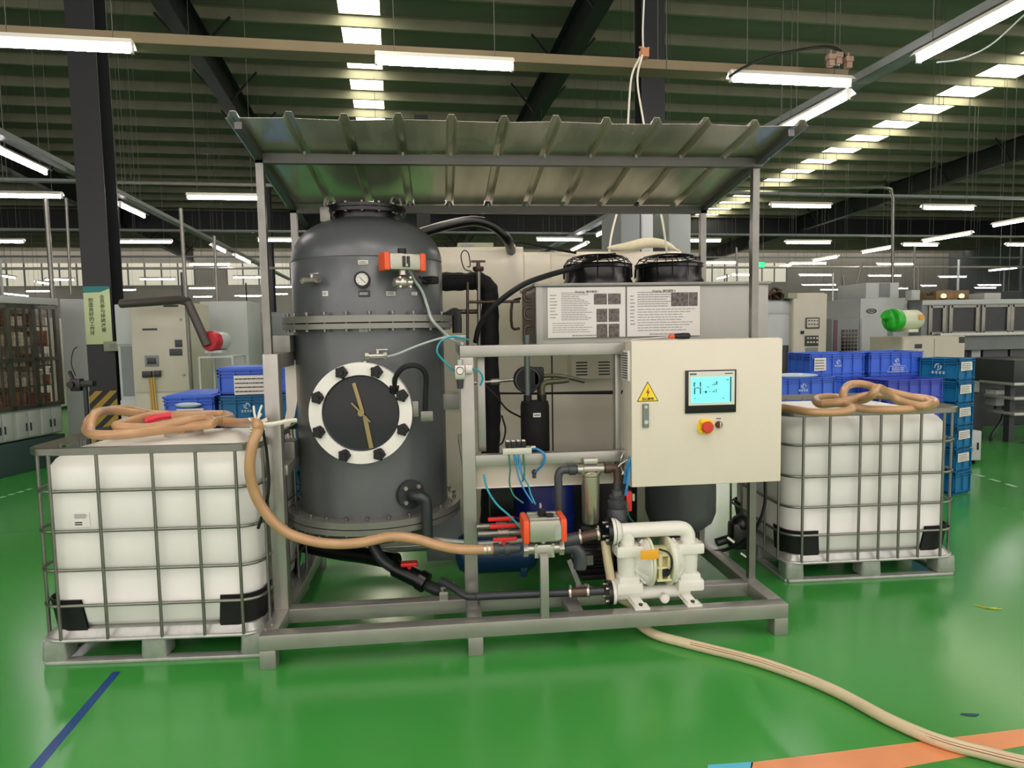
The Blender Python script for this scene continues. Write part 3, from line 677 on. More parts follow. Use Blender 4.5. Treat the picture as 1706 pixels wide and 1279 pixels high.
m = MB(); m.prism([sh(A_, .9), sh(B_, .9), sh(C_, .9)], (0, -.0008, 0)); m.build('yellow_face', yellow, ws)
m = MB(); x_, z_ = G_.x, G_.z+.012; m.prism([(x_+.006, -.0025, z_+.03), (x_-.010, -.0025, z_-.002), (x_-.001, -.0025, z_-.001), (x_-.004, -.0025, z_-.026), (x_+.011, -.0025, z_+.007), (x_+.002, -.0025, z_+.006)], (0, -.0005, 0)); m.build('lightning_bolt', M('bolt_red', (150, 60, 20), .6), ws)
text('当心触电', .017, (G_.x, -.0026, G_.z-.024), MATS['ink_black'], ws, bold=.0004)
for k, (zz) in enumerate((.60,)):
    lv = MB(); lv.box(-.012, 0, .03, .155, zz, zz+.17, .003)
    v_ = lv.build('side_vent', white_p, t); m = MB()
    for q in range(11): m.box(-.0135, -.011, .04, .145, zz+.012+q*.014, zz+.018+q*.014)
    m.build('louvre_slot', dgrey, v_)
m = MB()
for z in (.1, CH-.1): m.cyl((CW+.002, .018, z-.03), (CW+.002, .018, z+.03), .006, n=8)
m.build('hinge', galv_d, t)
# screwdriver on top of the cabinet
t = thing('screwdriver', 'long screwdriver with black and orange grip lying on the control cabinet', 'screwdriver', (2.37, .27, 1.6445), R_(8))
m = MB(); m.lathe([(.010, 0), (.015, .012), (.018, .05), (.017, .09), (.006, .10)], c=(-.10, 0, .018), axis=(1, 0, 0), n=14); m.T = Matrix(); m.build('grip', black, t)
m = MB(); m.lathe([(.009, 0), (.013, .008), (.011, .03), (.008, .034)], c=(-.134, 0, .017), axis=(1, 0, 0), n=12); m.build('collar', orange, t)
m = MB(); m.cyl((-.13, 0, .016), (-.36, 0, .004), .003, n=8); m.build('shaft', chrome, t)

# ---- condenser box with the two instruction posters
BX, BY = 1.578, .90; t = thing('condenser_box', 'grey sheet metal condenser box on the frame with two instruction posters', 'cabinet', (BX, BY, 1.60))
BW, BD, BH = 1.57, .75, .408
m = MB(); m.box(.0, BW, .006, BD, 0, BH-.02, .002); m.build('body', boxg, t)
m = MB(); m.box(-.015, BW+.01, -.02, BD+.02, BH-.02, BH, .003); m.build('top_plate', galv_d, t)
m = MB(); m.box(0, .045, -.006, .006, 0, BH-.02, .002); m.box(BW-.12, BW-.03, -.004, .006, 0, BH-.02, .002); m.box(.045, 1.08, -.003, .006, 0, .04); m.build('edge_strip', boxg, t)
m = MB(); m.box(-.004, .002, .03, BD-.03, .02, BH-.05)
m.build('coil_face', M('coil_purple', (72, 60, 66), .4, .5, .3, 60), t)
m = MB()
for q in range(4): m.box(BW-.125, BW-.105, -.012, -.004, .05+q*.085, .075+q*.085, .003)
m.build('hinge', galv, t)
for k in range(3):
    m = MB(); z = .06+k*.12; m.tube([(-.02, .10, z), (-.06, .10, z+.01), (-.06, .10, z+.07), (-.02, .10, z+.08)], .011, 7, 3); m.build('coil_pipe', brown, t)
for k in range(2):
    t3 = thing('condenser_fan', ('black axial fan with wire guard on the condenser box, left one', 'black axial fan with wire guard on the condenser box, right one')[k], 'fan', (BX+.50+k*.52, 1.30, 2.008))
    m = MB(); m.lathe([(.245, 0), (.245, .03), (.232, .05), (.23, .12), (.242, .125), (.235, .15)], n=40, caps=False); m.lathe([(.235, 0), (.235, .02)], n=40); m.build('shroud', blackg, t3)
    m = MB()
    for r, z in ((.24, .15), (.21, .19), (.18, .205), (.15, .212), (.12, .216), (.09, .219), (.06, .22)): m.sweep([(r*math.cos(q*math.pi/16), r*math.sin(q*math.pi/16), z) for q in range(32)], .004, 5, closed=True)
    for q in range(14):
        an = 2*math.pi*q/14; m.sweep([(.245*math.cos(an), .245*math.sin(an), .06), (.24*math.cos(an), .24*math.sin(an), .15), (.21*math.cos(an), .21*math.sin(an), .190), (.15*math.cos(an), .15*math.sin(an), .212), (.06*math.cos(an), .06*math.sin(an), .22)], .004, 4)
    m.build('wire_guard', blackg, t3)
    m = MB()
    for q in range(5):
        an = 2*math.pi*q/5; c_, s_ = math.cos(an), math.sin(an); e, g_ = math.cos(an+.7), math.sin(an+.7)
        m.prism([(.05*c_, .05*s_, .05), (.2*c_, .2*s_, .04), (.2*e, .2*g_, .09), (.05*e, .05*g_, .07)], (0, 0, .003))
    m.lathe([(.06, .03), (.06, .12), (.05, .13)], n=20); m.build('blade', black, t3)
# posters
def poster(x0, x1, z0, z1, name_lab, rows_l, seed, head):
    t = thing('instruction_poster', name_lab, 'poster', (BX, BY-.009, 1.60))
    m = MB(); m.box(x0, x1, -.002, 0, z0, z1); m.build('sheet', paper, t)
    wd = x1-x0; hh = z1-z0
    text(head, .018, (x0+wd*.5, -.0026, z1-.03), ink, t, 'heading', bold=.0002)
    return t, wd, hh
z0, z1 = at(912, 563, Y=BY).z-1.60, at(912, 474, Y=BY).z-1.60
xa, xb = at(912, 520, Y=BY).x-BX, at(1041, 520, Y=BY).x-BX; xc, xd = at(1044, 520, Y=BY).x-BX, at(1165, 520, Y=BY).x-BX
t, wd, hh = poster(xa, xb, z0, z1-.02, 'left instruction poster with six small photographs beside its text', 0, 1, 'Washing  操作规程 I')
m = MB(); bars_text(m, xa+.015, xa+.07, z0+.12, z1-.06, -.002, 8, .3, 11, .6); bars_text(m, xa+.09, xa+wd*.58, z0+.11, z1-.05, -.002, 16, .42, 12, .55); bars_text(m, xa+.03, xa+wd*.60, z0+.03, z0+.10, -.002, 5, .32, 13, .7); bars_text(m, xa+.16, xa+wd*.7, z0+.005, z0+.02, -.002, 1, .5, 14, 1); m.build('print', ink2, t)
for r in range(3):
    for c in range(2):
        zt = z1-.062-r*.098; w0 = .072 if r else .085; xx = xa+wd*.625+(0 if r else -.016)+c*(w0+.008)
        m = MB(); m.box(xx, xx+w0, -.0032, -.002, zt-(.086 if r else .07), zt); m.build('photo', photo_m, t)
t, wd, hh = poster(xc, xd, z0, z1-.02, 'right instruction poster with two small photographs at its upper right', 0, 1, 'Washing  操作规程 II')
m = MB(); bars_text(m, xc+.02, xc+.055, z0+.07, z1-.07, -.002, 9, .3, 21, .6); bars_text(m, xc+.07, xc+wd*.60, z1-.155, z1-.05, -.002, 7, .42, 22, .85); bars_text(m, xc+.07, xd-.02, z0+.03, z1-.16, -.002, 9, .3, 23, .6); bars_text(m, xc+.15, xc+wd*.7, z0+.006, z0+.02, -.002, 1, .5, 24, 1); m.build('print', ink2, t)
for xx, w0 in ((xc+wd*.60, .118), (xc+wd*.845, .06)):
    m = MB(); m.box(xx, xx+w0, -.0032, -.002, z1-.150, z1-.06); m.build('photo', photo_m, t)

# ---- big cream refrigeration cabinet behind
t = thing('cream_enclosure', 'large cream panelled enclosure standing behind the tank and frame', 'cabinet', (.93, 1.95, 0))
def cr(px, py): return at(px, py, Y=1.95)-Vector((.93, 1.95, 0))
m = MB(); m.box(0, .70, 0, .9, 0, 2.37, .004); m.build('left_bay', cream2, t)
m = MB(); m.box(.70, 2.0, .01, .9, 0, 2.33, .004); m.build('right_bay', cream2, t)
m = MB(); m.box(-.0, .70, -.006, 0, 1.08, 2.35, .003); m.box(.0, .70, -.006, 0, .1, 1.06, .003); m.build('front_panel', cream2, t)
s = cr(920, 655)
m = MB(); m.box(.705, s.x-.006, -.004, .01, s.z+.01, 2.31, .003); m.box(s.x+.006, 1.98, -.004, .01, s.z+.01, 2.31, .003); m.box(.705, s.x-.006, -.004, .01, .12, s.z-.008, .003); m.box(s.x+.006, 1.98, -.004, .01, .12, s.z-.008, .003); m.build('door', cream2, t)
m = MB(); m.box(.70, 1.98, -.001, .012, s.z-.008, s.z+.010); m.box(s.x-.006, s.x+.006, -.001, .012, .12, 1.75); m.build('door_seam', dgrey, t)
v0, v1 = cr(945, 603), cr(1008, 628)
m = MB(); m.box(v0.x, v1.x+.06, -.16, 0, v1.z, v0.z+.12, .006); vb = m.build('vent_hood', cream2, t)
m = MB()
for gx in (.04, .22):
    for q in range(5): m.box(v0.x+gx, v0.x+gx+.09, -.162, -.158, v0.z-.10+q*.024, v0.z-.09+q*.024)
m.build('vent_slot', dgrey, vb)
# white insulated duct lying on it
m = MB(); m.sweep(spline([(.0, 0, 0), (.16, .02, .01), (.32, .02, .04), (.46, 0, .03), (.58, -.03, -.03)], 8), [.008+.034*math.sin(math.pi*min(1, q/30))**.7 for q in range(33)], 14)
tag(m.build('flexible_duct', M('duct_cream', (232, 224, 190), .6, 0, .05, 30), loc=at(1012, 413, Y=1.9)), 'cream cloth duct arched on top of the cream enclosure behind the fans', 'duct')
# black hose arching over
wire([at(690, 392, Y=1.7), at(742, 376, Y=1.7), at(790, 368, Y=1.7), at(825, 378, Y=1.7), at(846, 400, Y=1.75), at(853, 425, Y=2.05)], .038, 'thick black hose arching above the cream enclosure beside the tank dome', blackg, 'hose', 'hose', n=12)
wire([at(842, 405, Y=1.85), at(870, 404, Y=1.85), at(910, 412, Y=1.9), at(960, 421, Y=1.9)], .012, 'black cable running over the top of the cream enclosure', black)
wire([at(792, 570, Y=1.0), at(800, 540, Y=.95), at(825, 508, Y=.9), at(870, 475, Y=.85), at(915, 458, Y=.9), at(960, 445, Y=1.1), at(990, 430, Y=1.2), at(1025, 425, Y=1.25)], .018, 'thick black cable sweeping from the frame up over the condenser box', black, n=8)

# ---- insulated pipe, thin pipes right of the tank
def pipe(name, pts, r, mat, lab, sub=5, n=14, cat='pipe', wob=0):
    p0 = Vector(pts[0]); m = MB(); sp = spline([Vector(p)-p0 for p in pts], sub)
    rs = [r*(1+wob*math.sin(i*1.7)*.5+wob*math.sin(i*.7)*.5) for i in range(len(sp))]
    m.sweep(sp, rs, n); o = m.build(name, mat, loc=p0); return tag(o, lab, cat)
Yi = 1.3
pipe('insulated_pipe', [at(736, 469, Y=Yi), at(775, 469, Y=Yi), at(797, 468, Y=Yi), at(812, 478, Y=Yi), at(816, 500, Y=Yi), at(816, 560, Y=Yi), at(818, 650, Y=Yi), at(820, 700, Y=Yi), at(817, 752, Y=Yi), at(815, 850, Y=Yi), at(815, 880, Y=Yi)], .062, blackf, 'black foam-wrapped pipe leaving the tank and dropping behind the frame', 6, 16, wob=.10)
pipe('copper_line', [at(797, 452, Y=1.2), at(798, 500, Y=1.2), at(798, 575, Y=1.2)], .014, galv_d, 'vertical grey pipe in front of the black foam-wrapped pipe', 2)
pipe('copper_line', [at(779, 470, Y=1.2), at(779, 575, Y=1.2)], .010, brown, 'thin brown vertical pipe between tank and foam-wrapped pipe', 2)
pipe('copper_line', [at(780, 503, Y=1.15), at(866, 502, Y=1.15)], .010, brown, 'thin horizontal pipe running to the condenser box, upper one', 2)
pipe('copper_line', [at(762, 519, Y=1.25), at(800, 519, Y=1.25)], .016, brown, 'short horizontal pipe beside the tank flange', 2)
m = MB(); m.lathe([(.03, 0), (.038, .01), (.038, .03), (.015, .035), (.012, .07)], n=14); m.box(-.05, .05, -.01, .01, .06, .075, .004)
tag(m.build('service_valve', brown, loc=at(797, 452, Y=1.2)), 'small brass service valve on top of the vertical pipe beside the tank', 'valve')
m = MB(); m.tube([(0, 0, 0), (-.05, 0, .02), (-.07, 0, .10), (-.05, 0, .14), (-.02, 0, .12), (-.01, 0, .04), (-.03, 0, .03)], .004, 5); tag(m.build('wire_loop', black, loc=at(786, 452, Y=1.18)), 'loop of thin black wire standing above the horizontal foam pipe', 'cable')
pipe('vent_pipe', [at(866, 497, Y=1.6), at(853, 505, Y=1.4), at(853, 545, Y=1.4), at(866, 547, Y=1.4)], .010, brown, 'bent thin pipe on the left side of the condenser box', 3)
# ---- filter-drier, accumulator and valve inside the opening
t = thing('accumulator', 'black foam-wrapped accumulator cylinder with small white label', 'vessel', at(892, 752, Y=.8))
hgt = at(892, 668, Y=.8).z-at(892, 752, Y=.8).z; m = MB(); m.lathe([(.085, 0), (.092, .01), (.092, hgt-.03), (.085, hgt), (.02, hgt+.005)], n=28); m.build('body', blackf, t)
m = MB(); m.box(-.024, .024, -.097, -.090, hgt*.72, hgt*.72+.026, .001); m.build('name_label', paper, t)
m = MB(); m.box(-.018, .018, -.0985, -.097, hgt*.72+.01, hgt*.72+.016); m.build('label_print', ink, t)
m = MB(); m.tube([(.05, 0, hgt), (.05, 0, hgt+.08), (.06, 0, hgt+.11), (.09, 0, hgt+.12), (.17, 0, hgt+.125), (.22, 0, hgt+.13)], .018, 10, 4); m.build('suction_pipe', M('pipe_olive', (86, 88, 66), .4, .3), t)
m = MB(); m.cyl((-.045, 0, hgt), (-.045, 0, hgt+.42), .018, n=12); m.build('riser_pipe', M('pipe_tealgrey', (96, 110, 106), .35, .4), t)
m = MB()
for xx in (-.045, .05): m.cyl((xx, 0, hgt), (xx, 0, hgt+.04), .026, n=12)
m.build('fitting', black, t)
t = thing('expansion_valve', 'black round valve with elbow pipes hanging in the frame opening', 'valve', at(878, 632, Y=.95))
m = MB(); m.lathe([(.085, -.03), (.09, -.02), (.09, .02), (.07, .035)], axis=(0, 1, 0), n=26); m.build('body', black, t)
m = MB(); m.lathe([(.082, -.035), (.074, -.036)], axis=(0, 1, 0), n=26, caps=False); m.build('rim', pvc, t)
m = MB(); m.box(.04, .11, -.03, .03, -.04, .08, .01); m.cyl((.08, 0, .0), (.08, 0, -.14), .014, n=8); m.build('coil', black, t)
m = MB(); m.tube([(.1, 0, .02), (.2, 0, .02), (.3, -.02, 0.0), (.38, -.02, -.02)], .014, 8, 4); m.build('liquid_line', M('pipe_olive', (86, 88, 66), .4, .3), t)
m = MB(); m.cyl((-.42, 0, -.02), (-.08, 0, 0), .010, n=8); m.cyl((-.24, 0, -.012), (-.18, 0, -.008), .022, n=8); m.build('inlet_line', galv_d, t)
pipe('capillary', [at(830, 655, Y=1.4), at(1036, 655, Y=1.4)], .008, black, 'straight thin black line crossing the frame opening', 1, 6)
wire([at(806, 640, Y=.6), at(825, 658, Y=.6), at(845, 682, Y=.65), at(868, 695, Y=.75)], .006, 'olive sensor cable curving to the black accumulator', black)
wire([at(836, 692, Y=.9), at(842, 715, Y=.9), at(838, 735, Y=.9), at(831, 742, Y=.9)], .006, 'short black cable beside the foam-wrapped pipe', black)
# ---- pressure regulator at the post
t = thing('air_regulator', 'small chrome air regulator with gauge on the frame post', 'regulator', at(766, 617, Y=.30))
m = MB(); m.box(-.028, .028, -.02, .03, -.05, .03, .006); m.box(.03, .07, -.015, .02, -.02, .03, .005); m.build('body', chrome, t)
m = MB(); m.lathe([(.022, -.02), (.022, -.035), (.019, -.036)], axis=(0, 1, 0), n=20); gq = m.build('gauge', black, t)
m = MB(); m.lathe([(.018, -.0362), (.018, -.037)], axis=(0, 1, 0), n=20); m.build('dial', paper, gq)
m = MB(); m.cyl((0, 0, -.05), (0, 0, -.10), .02, .016, 12); m.build('filter_bowl', dgrey, t)
m = MB(); m.cyl((0, 0, .03), (0, 0, .06), .018, n=12); m.build('adjust_knob', galv, t)
wire([at(756, 618, Y=.3), at(738, 600, Y=.28), at(728, 585, Y=.27), at(735, 568, Y=.28), at(755, 561, Y=.3), at(780, 566, Y=.36)], .006, 'cyan air tube looping left of the regulator', cyan, 'air_tube', 'tube')
wire([at(780, 612, Y=.3), at(798, 618, Y=.3), at(804, 630, Y=.31), at(800, 642, Y=.32)], .006, 'short cyan air tube right of the regulator', cyan, 'air_tube', 'tube')
# ---- valve manifold
t = thing('valve_manifold', 'row of four small black solenoid valves on a pale base with coloured tubes', 'valve', at(837, 756, Y=.34))
m = MB(); m.box(0, .165, -.03, .04, 0, .035, .003); m.build('base', M('manifold_pale', (206, 206, 190), .4, .3), t)
for k in range(4):
    m = MB(); m.box(.02+k*.030, .044+k*.030, -.02, .03, .035, .07, .003); v = m.build('solenoid', black, t); m = MB(); m.box(.023+k*.030, .041+k*.030, -.01, .02, .07, .076, .001); m.build('cap', paper, v)
m = MB(); m.cyl((.165, 0, .03), (.19, 0, .03), .012, n=8); m.build('fitting', chrome, t)
for k, (mat, x0, lst) in enumerate(((greent, 848, [(850, 780), (849, 805), (856, 825), (872, 838)]), (bluet, 856, [(862, 785), (866, 800), (876, 820), (888, 838)]), (bluet, 864, [(868, 785), (872, 800)]), (greent, 872, [(874, 780), (873, 795), (870, 802)]), (cyan, 858, [(870, 790), (880, 808), (884, 822), (892, 840)]))):
    wire([at(x0, 757, Y=.305)]+[at(x, y, Y=.29-.02*i) for i, (x, y) in enumerate(lst)], .005, ('green air tube hanging leftmost from the solenoid row', 'blue air tube second from left under the solenoid row', 'short blue air tube under the middle solenoid', 'green air tube under the rightmost solenoid', 'cyan air tube running from the solenoids to the orange valve')[k], mat, 'air_tube', 'tube')
wire([at(881, 748, Y=.33), at(895, 748, Y=.3), at(907, 757, Y=.29), at(905, 772, Y=.3), at(892, 786, Y=.34)], .007, 'bright blue air tube arching right of the solenoid row', bluet, 'air_tube', 'tube')
m = MB(); m.cyl((0, 0, 0), (.0, 0, -.035), .012, n=8); m.sphere((0, 0, 0), .016, n=10); tag(m.build('push_fitting', pvc, loc=at(890, 786, Y=.36)), 'small grey elbow fitting on the wiring duct where the blue tube ends', 'fitting')
wire([at(806, 790, Y=.3), at(812, 815, Y=.28), at(828, 840, Y=.26), at(850, 860, Y=.22), at(870, 882, Y=.15)], .006, 'teal air tube hanging left of the orange-capped valve', cyan, 'air_tube', 'tube')
wire([at(1040, 805, Y=.25), at(1047, 770, Y=.22), at(1050, 762, Y=.24), at(1046, 800, Y=.2), at(1042, 825, Y=.2)], .008, 'thick blue air tube looping beside the cabinet edge', bluet, 'air_tube', 'tube')
wire([at(1044, 835, Y=.22), at(1048, 860, Y=.25), at(1062, 876, Y=.3)], .005, 'green air tube dropping behind the white pump', greent, 'air_tube', 'tube')
m = MB()
for k in range(6): m.tube([(random.uniform(-.02, .02), random.uniform(-.02, .02), .0), (random.uniform(-.04, .04), random.uniform(-.03, .0), .05), (random.uniform(-.04, .04), -.02, .10), (random.uniform(-.02, .02), 0, .14)], .004, 5, 4)
tag(m.build('wire_bundle', chrome, loc=at(1040, 790, Y=.30)), 'tangle of silvery wires at the left edge of the control cabinet', 'cable')

# ---- cartridge filter
t = thing('cartridge_filter', 'polished steel filter cylinder hanging between grey elbow pipes', 'filter', at(984, 870, Y=.30))
FH = at(984, 792, Y=.3).z-at(984, 870, Y=.3).z
m = MB(); m.lathe([(.03, -.01), (.045, 0), (.049, .02), (.053, FH), (.058, FH+.005), (.058, FH+.02), (.03, FH+.035)], n=32); m.build('housing', inox, t)
m = MB(); m.box(-.045, .045, -.04, .04, FH+.03, FH+.06, .008); m.cyl((-.075, 0, FH+.04), (.075, 0, FH+.04), .026, n=16); m.box(-.04, .04, -.02, .02, FH+.07, FH+.10, .004); m.build('head', chrome, t)
m = MB(); m.tube([(-.075, 0, FH+.04), (-.13, 0, FH+.04), (-.17, 0, FH+.035), (-.185, 0, FH), (-.185, 0, FH-.06), (-.185, 0, -.02)], .024, 12, 5); m.cyl((-.085, 0, FH+.04), (-.125, 0, FH+.04), .032, n=14); m.build('inlet_elbow', pvc, t)
m = MB(); m.tube([(.075, 0, FH+.04), (.12, 0, FH+.04), (.15, 0, FH+.035), (.16, 0, FH), (.16, 0, FH-.05)], .024, 12, 5); m.cyl((.085, 0, FH+.04), (.12, 0, FH+.04), .031, n=14); m.build('outlet_elbow', brown, t)
# ---- hose end with red lever valve
t = thing('union_valve', 'grey ribbed union valve with red lever left under the cabinet', 'valve', at(1028, 880, Y=.30))
m = MB(); m.lathe([(.058, 0), (.058, .10), (.05, .12), (.056, .13), (.056, .16), (.042, .17), (.046, .19), (.034, .2), (.03, .225), (.022, .23), (.022, .27)], n=24); m.build('body', pvc, t)
m = MB(); m.box(.05, .085, -.02, .02, .10, .22, .01); m.build('lever', red, t)
m = MB(); m.cyl((.095, 0, .16), (.095, 0, .20), .012, n=10); m.build('fitting', chrome, t)

# ---- suction and delivery pipework in front
Yp = .10
t = thing('ball_valve_assembly', 'steel ball valve with aluminium actuator and orange end caps on the pipe', 'valve', at(905, 912, Y=Yp))
m = MB(); m.box(-.055, .055, -.045, .045, -.045, .03, .01); m.cyl((-.10, 0, 0), (.10, 0, 0), .034, n=16)
for sx in (-1, 1): m.cyl((sx*.085, 0, 0), (sx*.11, 0, 0), .044, n=6)
for sx in (-1, 1):
    for sz in (-1, 1): m.cyl((sx*.045, -.055, sz*.03), (sx*.045, .03, sz*.03), .010, n=6)
m.cyl((0, 0, .03), (0, 0, .06), .02, n=10); m.build('valve_body', chrome, t)
m = MB(); m.box(-.085, .085, -.09, .09, .055, .175, .018); m.box(-.08, .08, -.065, -.04, .17, .183, .003); m.box(-.08, .08, -.012, .012, .17, .180, .003); m.box(-.08, .08, .04, .065, .17, .183, .003); act = m.build('actuator', alu, t)
for sx in (-1, 1): m = MB(); m.box(sx*.10-.018, sx*.10+.018, -.092, .092, .05, .180, .016); m.build('orange_end_cap', orange, act)
m = MB(); m.lathe([(.024, .17), (.024, .195), (.017, .20), (.017, .215), (.004, .217)], c=(-.005, .0, 0), n=20); m.box(.012, .05, -.065, -.03, .178, .20, .006); m.build('indicator_knob', black, act)
m = MB(); m.box(-.014, -.002, .02, .03, .20, .23, .002); m.cyl((-.01, .02, .18), (-.01, .02, .24), .006, n=8); m.build('air_fitting', chrome, act)
m = MB(); m.box(.05, .084, -.0915, -.089, .07, .15); m.build('type_plate', galv, act)
# hose barb + manual valve left of it
t = thing('hand_valve', 'dark ball valve with red handle joining the tan hose to the pipe', 'valve', at(840, 914, Y=Yp))
m = MB(); m.cyl((-.08, 0, 0), (.06, 0, 0), .026, n=16); m.cyl((-.06, 0, 0), (-.03, 0, 0), .034, n=10); m.cyl((.0, 0, 0), (.03, 0, 0), .034, n=10); m.cyl((.06, 0, 0), (.085, 0, 0), .022, n=12); m.build('body', pvc, t)
m = MB(); m.box(-.06, .07, -.015, .015, .045, .062, .006); m.cyl((0, 0, .02), (0, 0, .05), .012, n=8); m.build('handle', red, t)
for q in (-.11, -.088): m = MB(); m.cyl((q, 0, 0), (q+.013, 0, 0), .029, n=14); m.build('hose_clamp', chrome, t)
for k, (x, y, yv) in enumerate(((835, 873, .30), (838, 885, .22))):
    t = thing('hand_valve', ('rear red lever valve behind the orange-capped valve', 'middle red lever valve left of the orange-capped valve')[k], 'valve', at(x, y, Y=yv))
    m = MB(); m.box(-.075, .075, -.013, .013, .02, .042, .007); m.build('handle', red, t)
    m = MB(); m.cyl((-.14, 0, -.01), (.16, 0, -.01), .019, n=12); m.cyl((-.03, 0, -.01), (.03, 0, -.01), .028, n=10); m.cyl((0, 0, 0), (0, 0, .03), .01, n=8); m.build('body', galv_d, t)
# grey pvc tee and line to the pump
pr, qr = at(928, 903, Y=.12), at(1003, 888, Y=.12)
t = thing('pump_inlet_line', 'grey plastic tee and brown spool pipe running to the white pump', 'pipe', pr)
m = MB(); d = qr-pr; m.sweep([(0, 0, 0), d*.45], .034, 16); m.tube([(-.02, .02, -.03), (.06, .02, -.035), (.10, .02, -.04), (.13, .02, -.09), (.13, .02, -.16)], .036, 14, 5); m.build('tee', pvc, t)
m = MB(); m.sweep([d*.45, d*.95], .028, 16); m.build('spool', brown, t)
for k in (.5, .9): m = MB(); m.sweep([d*k-d.normalized()*.006, d*k+d.normalized()*.006], .034, 14); m.cyl(d*k+Vector((0, -.01, .03)), d*k+Vector((0, -.01, .05)), .007, n=6); m.build('hose_clamp', chrome, t)
pr, qr = at(800, 993, Y=.22), at(1010, 984, Y=.12)
t = thing('pump_suction_line', 'dark pipe with brown hose piece running low to the white pump', 'pipe', pr)
m = MB(); d = qr-pr; m.sweep([(-.02, 0, 0), d*.72], .022, 14); m.sweep([d*.85, d*.98], .022, 14); m.tube([(-.02, 0, 0), (-.08, .02, .0), (-.15, .08, .03), (-.22, .14, .05)], .022, 12, 4); m.build('pipe_run', M('dark_pipe', (52, 58, 60), .35, .2), t)
m = MB(); m.sweep([d*.70, d*.87], .028, 14); m.build('rubber_sleeve', brown, t)
for k in (.715, .855): m = MB(); m.sweep([d*k-d.normalized()*.006, d*k+d.normalized()*.006], .031, 14); m.cyl(d*k+Vector((0, -.01, .025)), d*k+Vector((0, -.01, .045)), .007, n=6); m.build('hose_clamp', chrome, t)
# drain pipe under the tank with clamp post
pipe('drain_pipe', [at(620, 905, Y=.75), at(640, 935, Y=.7), at(690, 965, Y=.62), at(735, 985, Y=.5)], .034, M('dark_pipe', (52, 58, 60), .35, .2), 'dark sloping drain pipe under the tank ending in a grey coupling', 5)
t = thing('drain_valve', 'black drain valve with red handle under the tank', 'valve', at(685, 958, Y=.6))
m = MB(); m.sweep([(-.10, .06, .03), (.07, -.03, -.03)], .052, 14); m.sweep([(.05, -.02, -.02), (.09, -.04, -.04)], .062, 12); m.build('body', blackg, t); m = MB(); m.box(-.06, .04, -.03, .03, .06, .085, .01); m.cyl((-.01, 0, .03), (-.01, 0, .07), .014, n=8); m.build('handle', red, t)
t = thing('pipe_clamp', 'steel clamp post holding the dark pipe on the second skid beam', 'clamp', at(738, 1000, Y=.36))
m = MB(); m.box(-.02, .03, -.03, .02, -.02, .06, .003); m.bar((-.01, -.02, .08), (.07, -.03, .11), .02, .012); m.cyl((.0, -.02, .06), (.0, -.02, .09), .008, n=6); m.build('bracket', steel, t)
pipe('drain_pipe', [at(500, 905, Y=1.1), at(560, 918, Y=1.05), at(610, 925, Y=.95), at(660, 935, Y=.8)], .055, blackg, 'thick black pipe passing low behind the tank bottom', 5)
pipe('white_pipe', [at(640, 915, Y=1.25), at(760, 908, Y=1.2)], .014, galv, 'thin pale pipe running low behind the tank toward the blue receiver', 1)
pipe('white_pipe', [at(715, 897, Y=.5), at(800, 905, Y=.35), at(870, 900, Y=.32)], .014, galv, 'thin silver pipe just above the tan hose end', 2)
# foot-mounted boxes behind
t = thing('junction_cabinet', 'small grey box low between tank and blue receiver', 'cabinet', at(742, 950, Y=1.0)); m = MB(); m.box(-.12, .12, 0, .2, 0, .36, .006); m.build('body', mgrey, t); m = MB(); m.box(-.105, .105, -.006, 0, .02, .34, .003); m.build('door', mgrey, t)
t.location.z = ZB
t = thing('motor_box', 'dark electrical box standing behind the frame with white clamp bar', 'cabinet', (1.40, .95, .46)); m = MB(); m.box(-.14, .02, 0, .16, 0, .38, .006); m.build('body', blackg, t); m = MB(); m.box(-.15, .0, -.02, -.005, .22, .235, .004); m.build('clamp_bar', white_p, t); m = MB(); m.box(-.1, -.02, .0, .1, -.28, 0, .004); m.build('stand', black, t)
# ---- blue receiver, drum, motor
t = thing('air_receiver', 'dark blue horizontal air receiver lying low in the skid', 'tank', (1.02, .72, ZB+.14))
m = MB(); m.lathe([(.04, -.0), (.10, .02), (.125, .06), (.13, .09), (.13, .43), (.125, .46), (.10, .5), (.04, .52)], axis=(1, 0, 0), n=32); m.build('shell', navy2, t)
m = MB()
for x in (.1, .42): m.box(x-.02, x+.02, -.1, .1, -.14, -.08, .004)
m.build('saddle', navy2, t)
m = MB(); m.cyl((.28, 0, .125), (.28, 0, .15), .025, n=14); m.build('port', steel_d, t)
bd = at(911, 880, Y=1.05)
t = thing('blue_drum', 'navy blue plastic drum half hidden behind the steel filter', 'drum', (bd.x, 1.25, ZB))
m = MB(); hgt = .52; m.lathe([(.20, 0), (.225, .02), (.225, .2), (.235, .21), (.235, .23), (.225, .24), (.225, .42), (.21, .46), (.19, .47)], n=36); m.build('shell', navy, t)
m = MB(); m.lathe([(.19, .465), (.205, .465), (.208, .50), (.19, .50)], n=36, caps=False); m.build('rim', navy, t); m = MB(); m.cyl((.08, -.06, .46), (.08, -.06, .49), .03, n=14); m.build('bung', black, t)
t = thing('pump_motor', 'black finned electric motor behind the white pump', 'motor', (1.80, .62, ZB))
m = MB(); m.lathe([(.09, -.14), (.105, -.12), (.105, .12), (.09, .14)], c=(.06, 0, .13), axis=(1, 0, 0), n=28); m.build('body', blackg, t)
m = MB()
for k in range(26):
    an = 2*math.pi*k/26; m.bar((-.05, .108*math.cos(an), .13+.108*math.sin(an)), (.17, .108*math.cos(an), .13+.108*math.sin(an)), .004, .016 if abs(math.sin(an)) > .7 else .006)
m.build('cooling_fin', black, t)
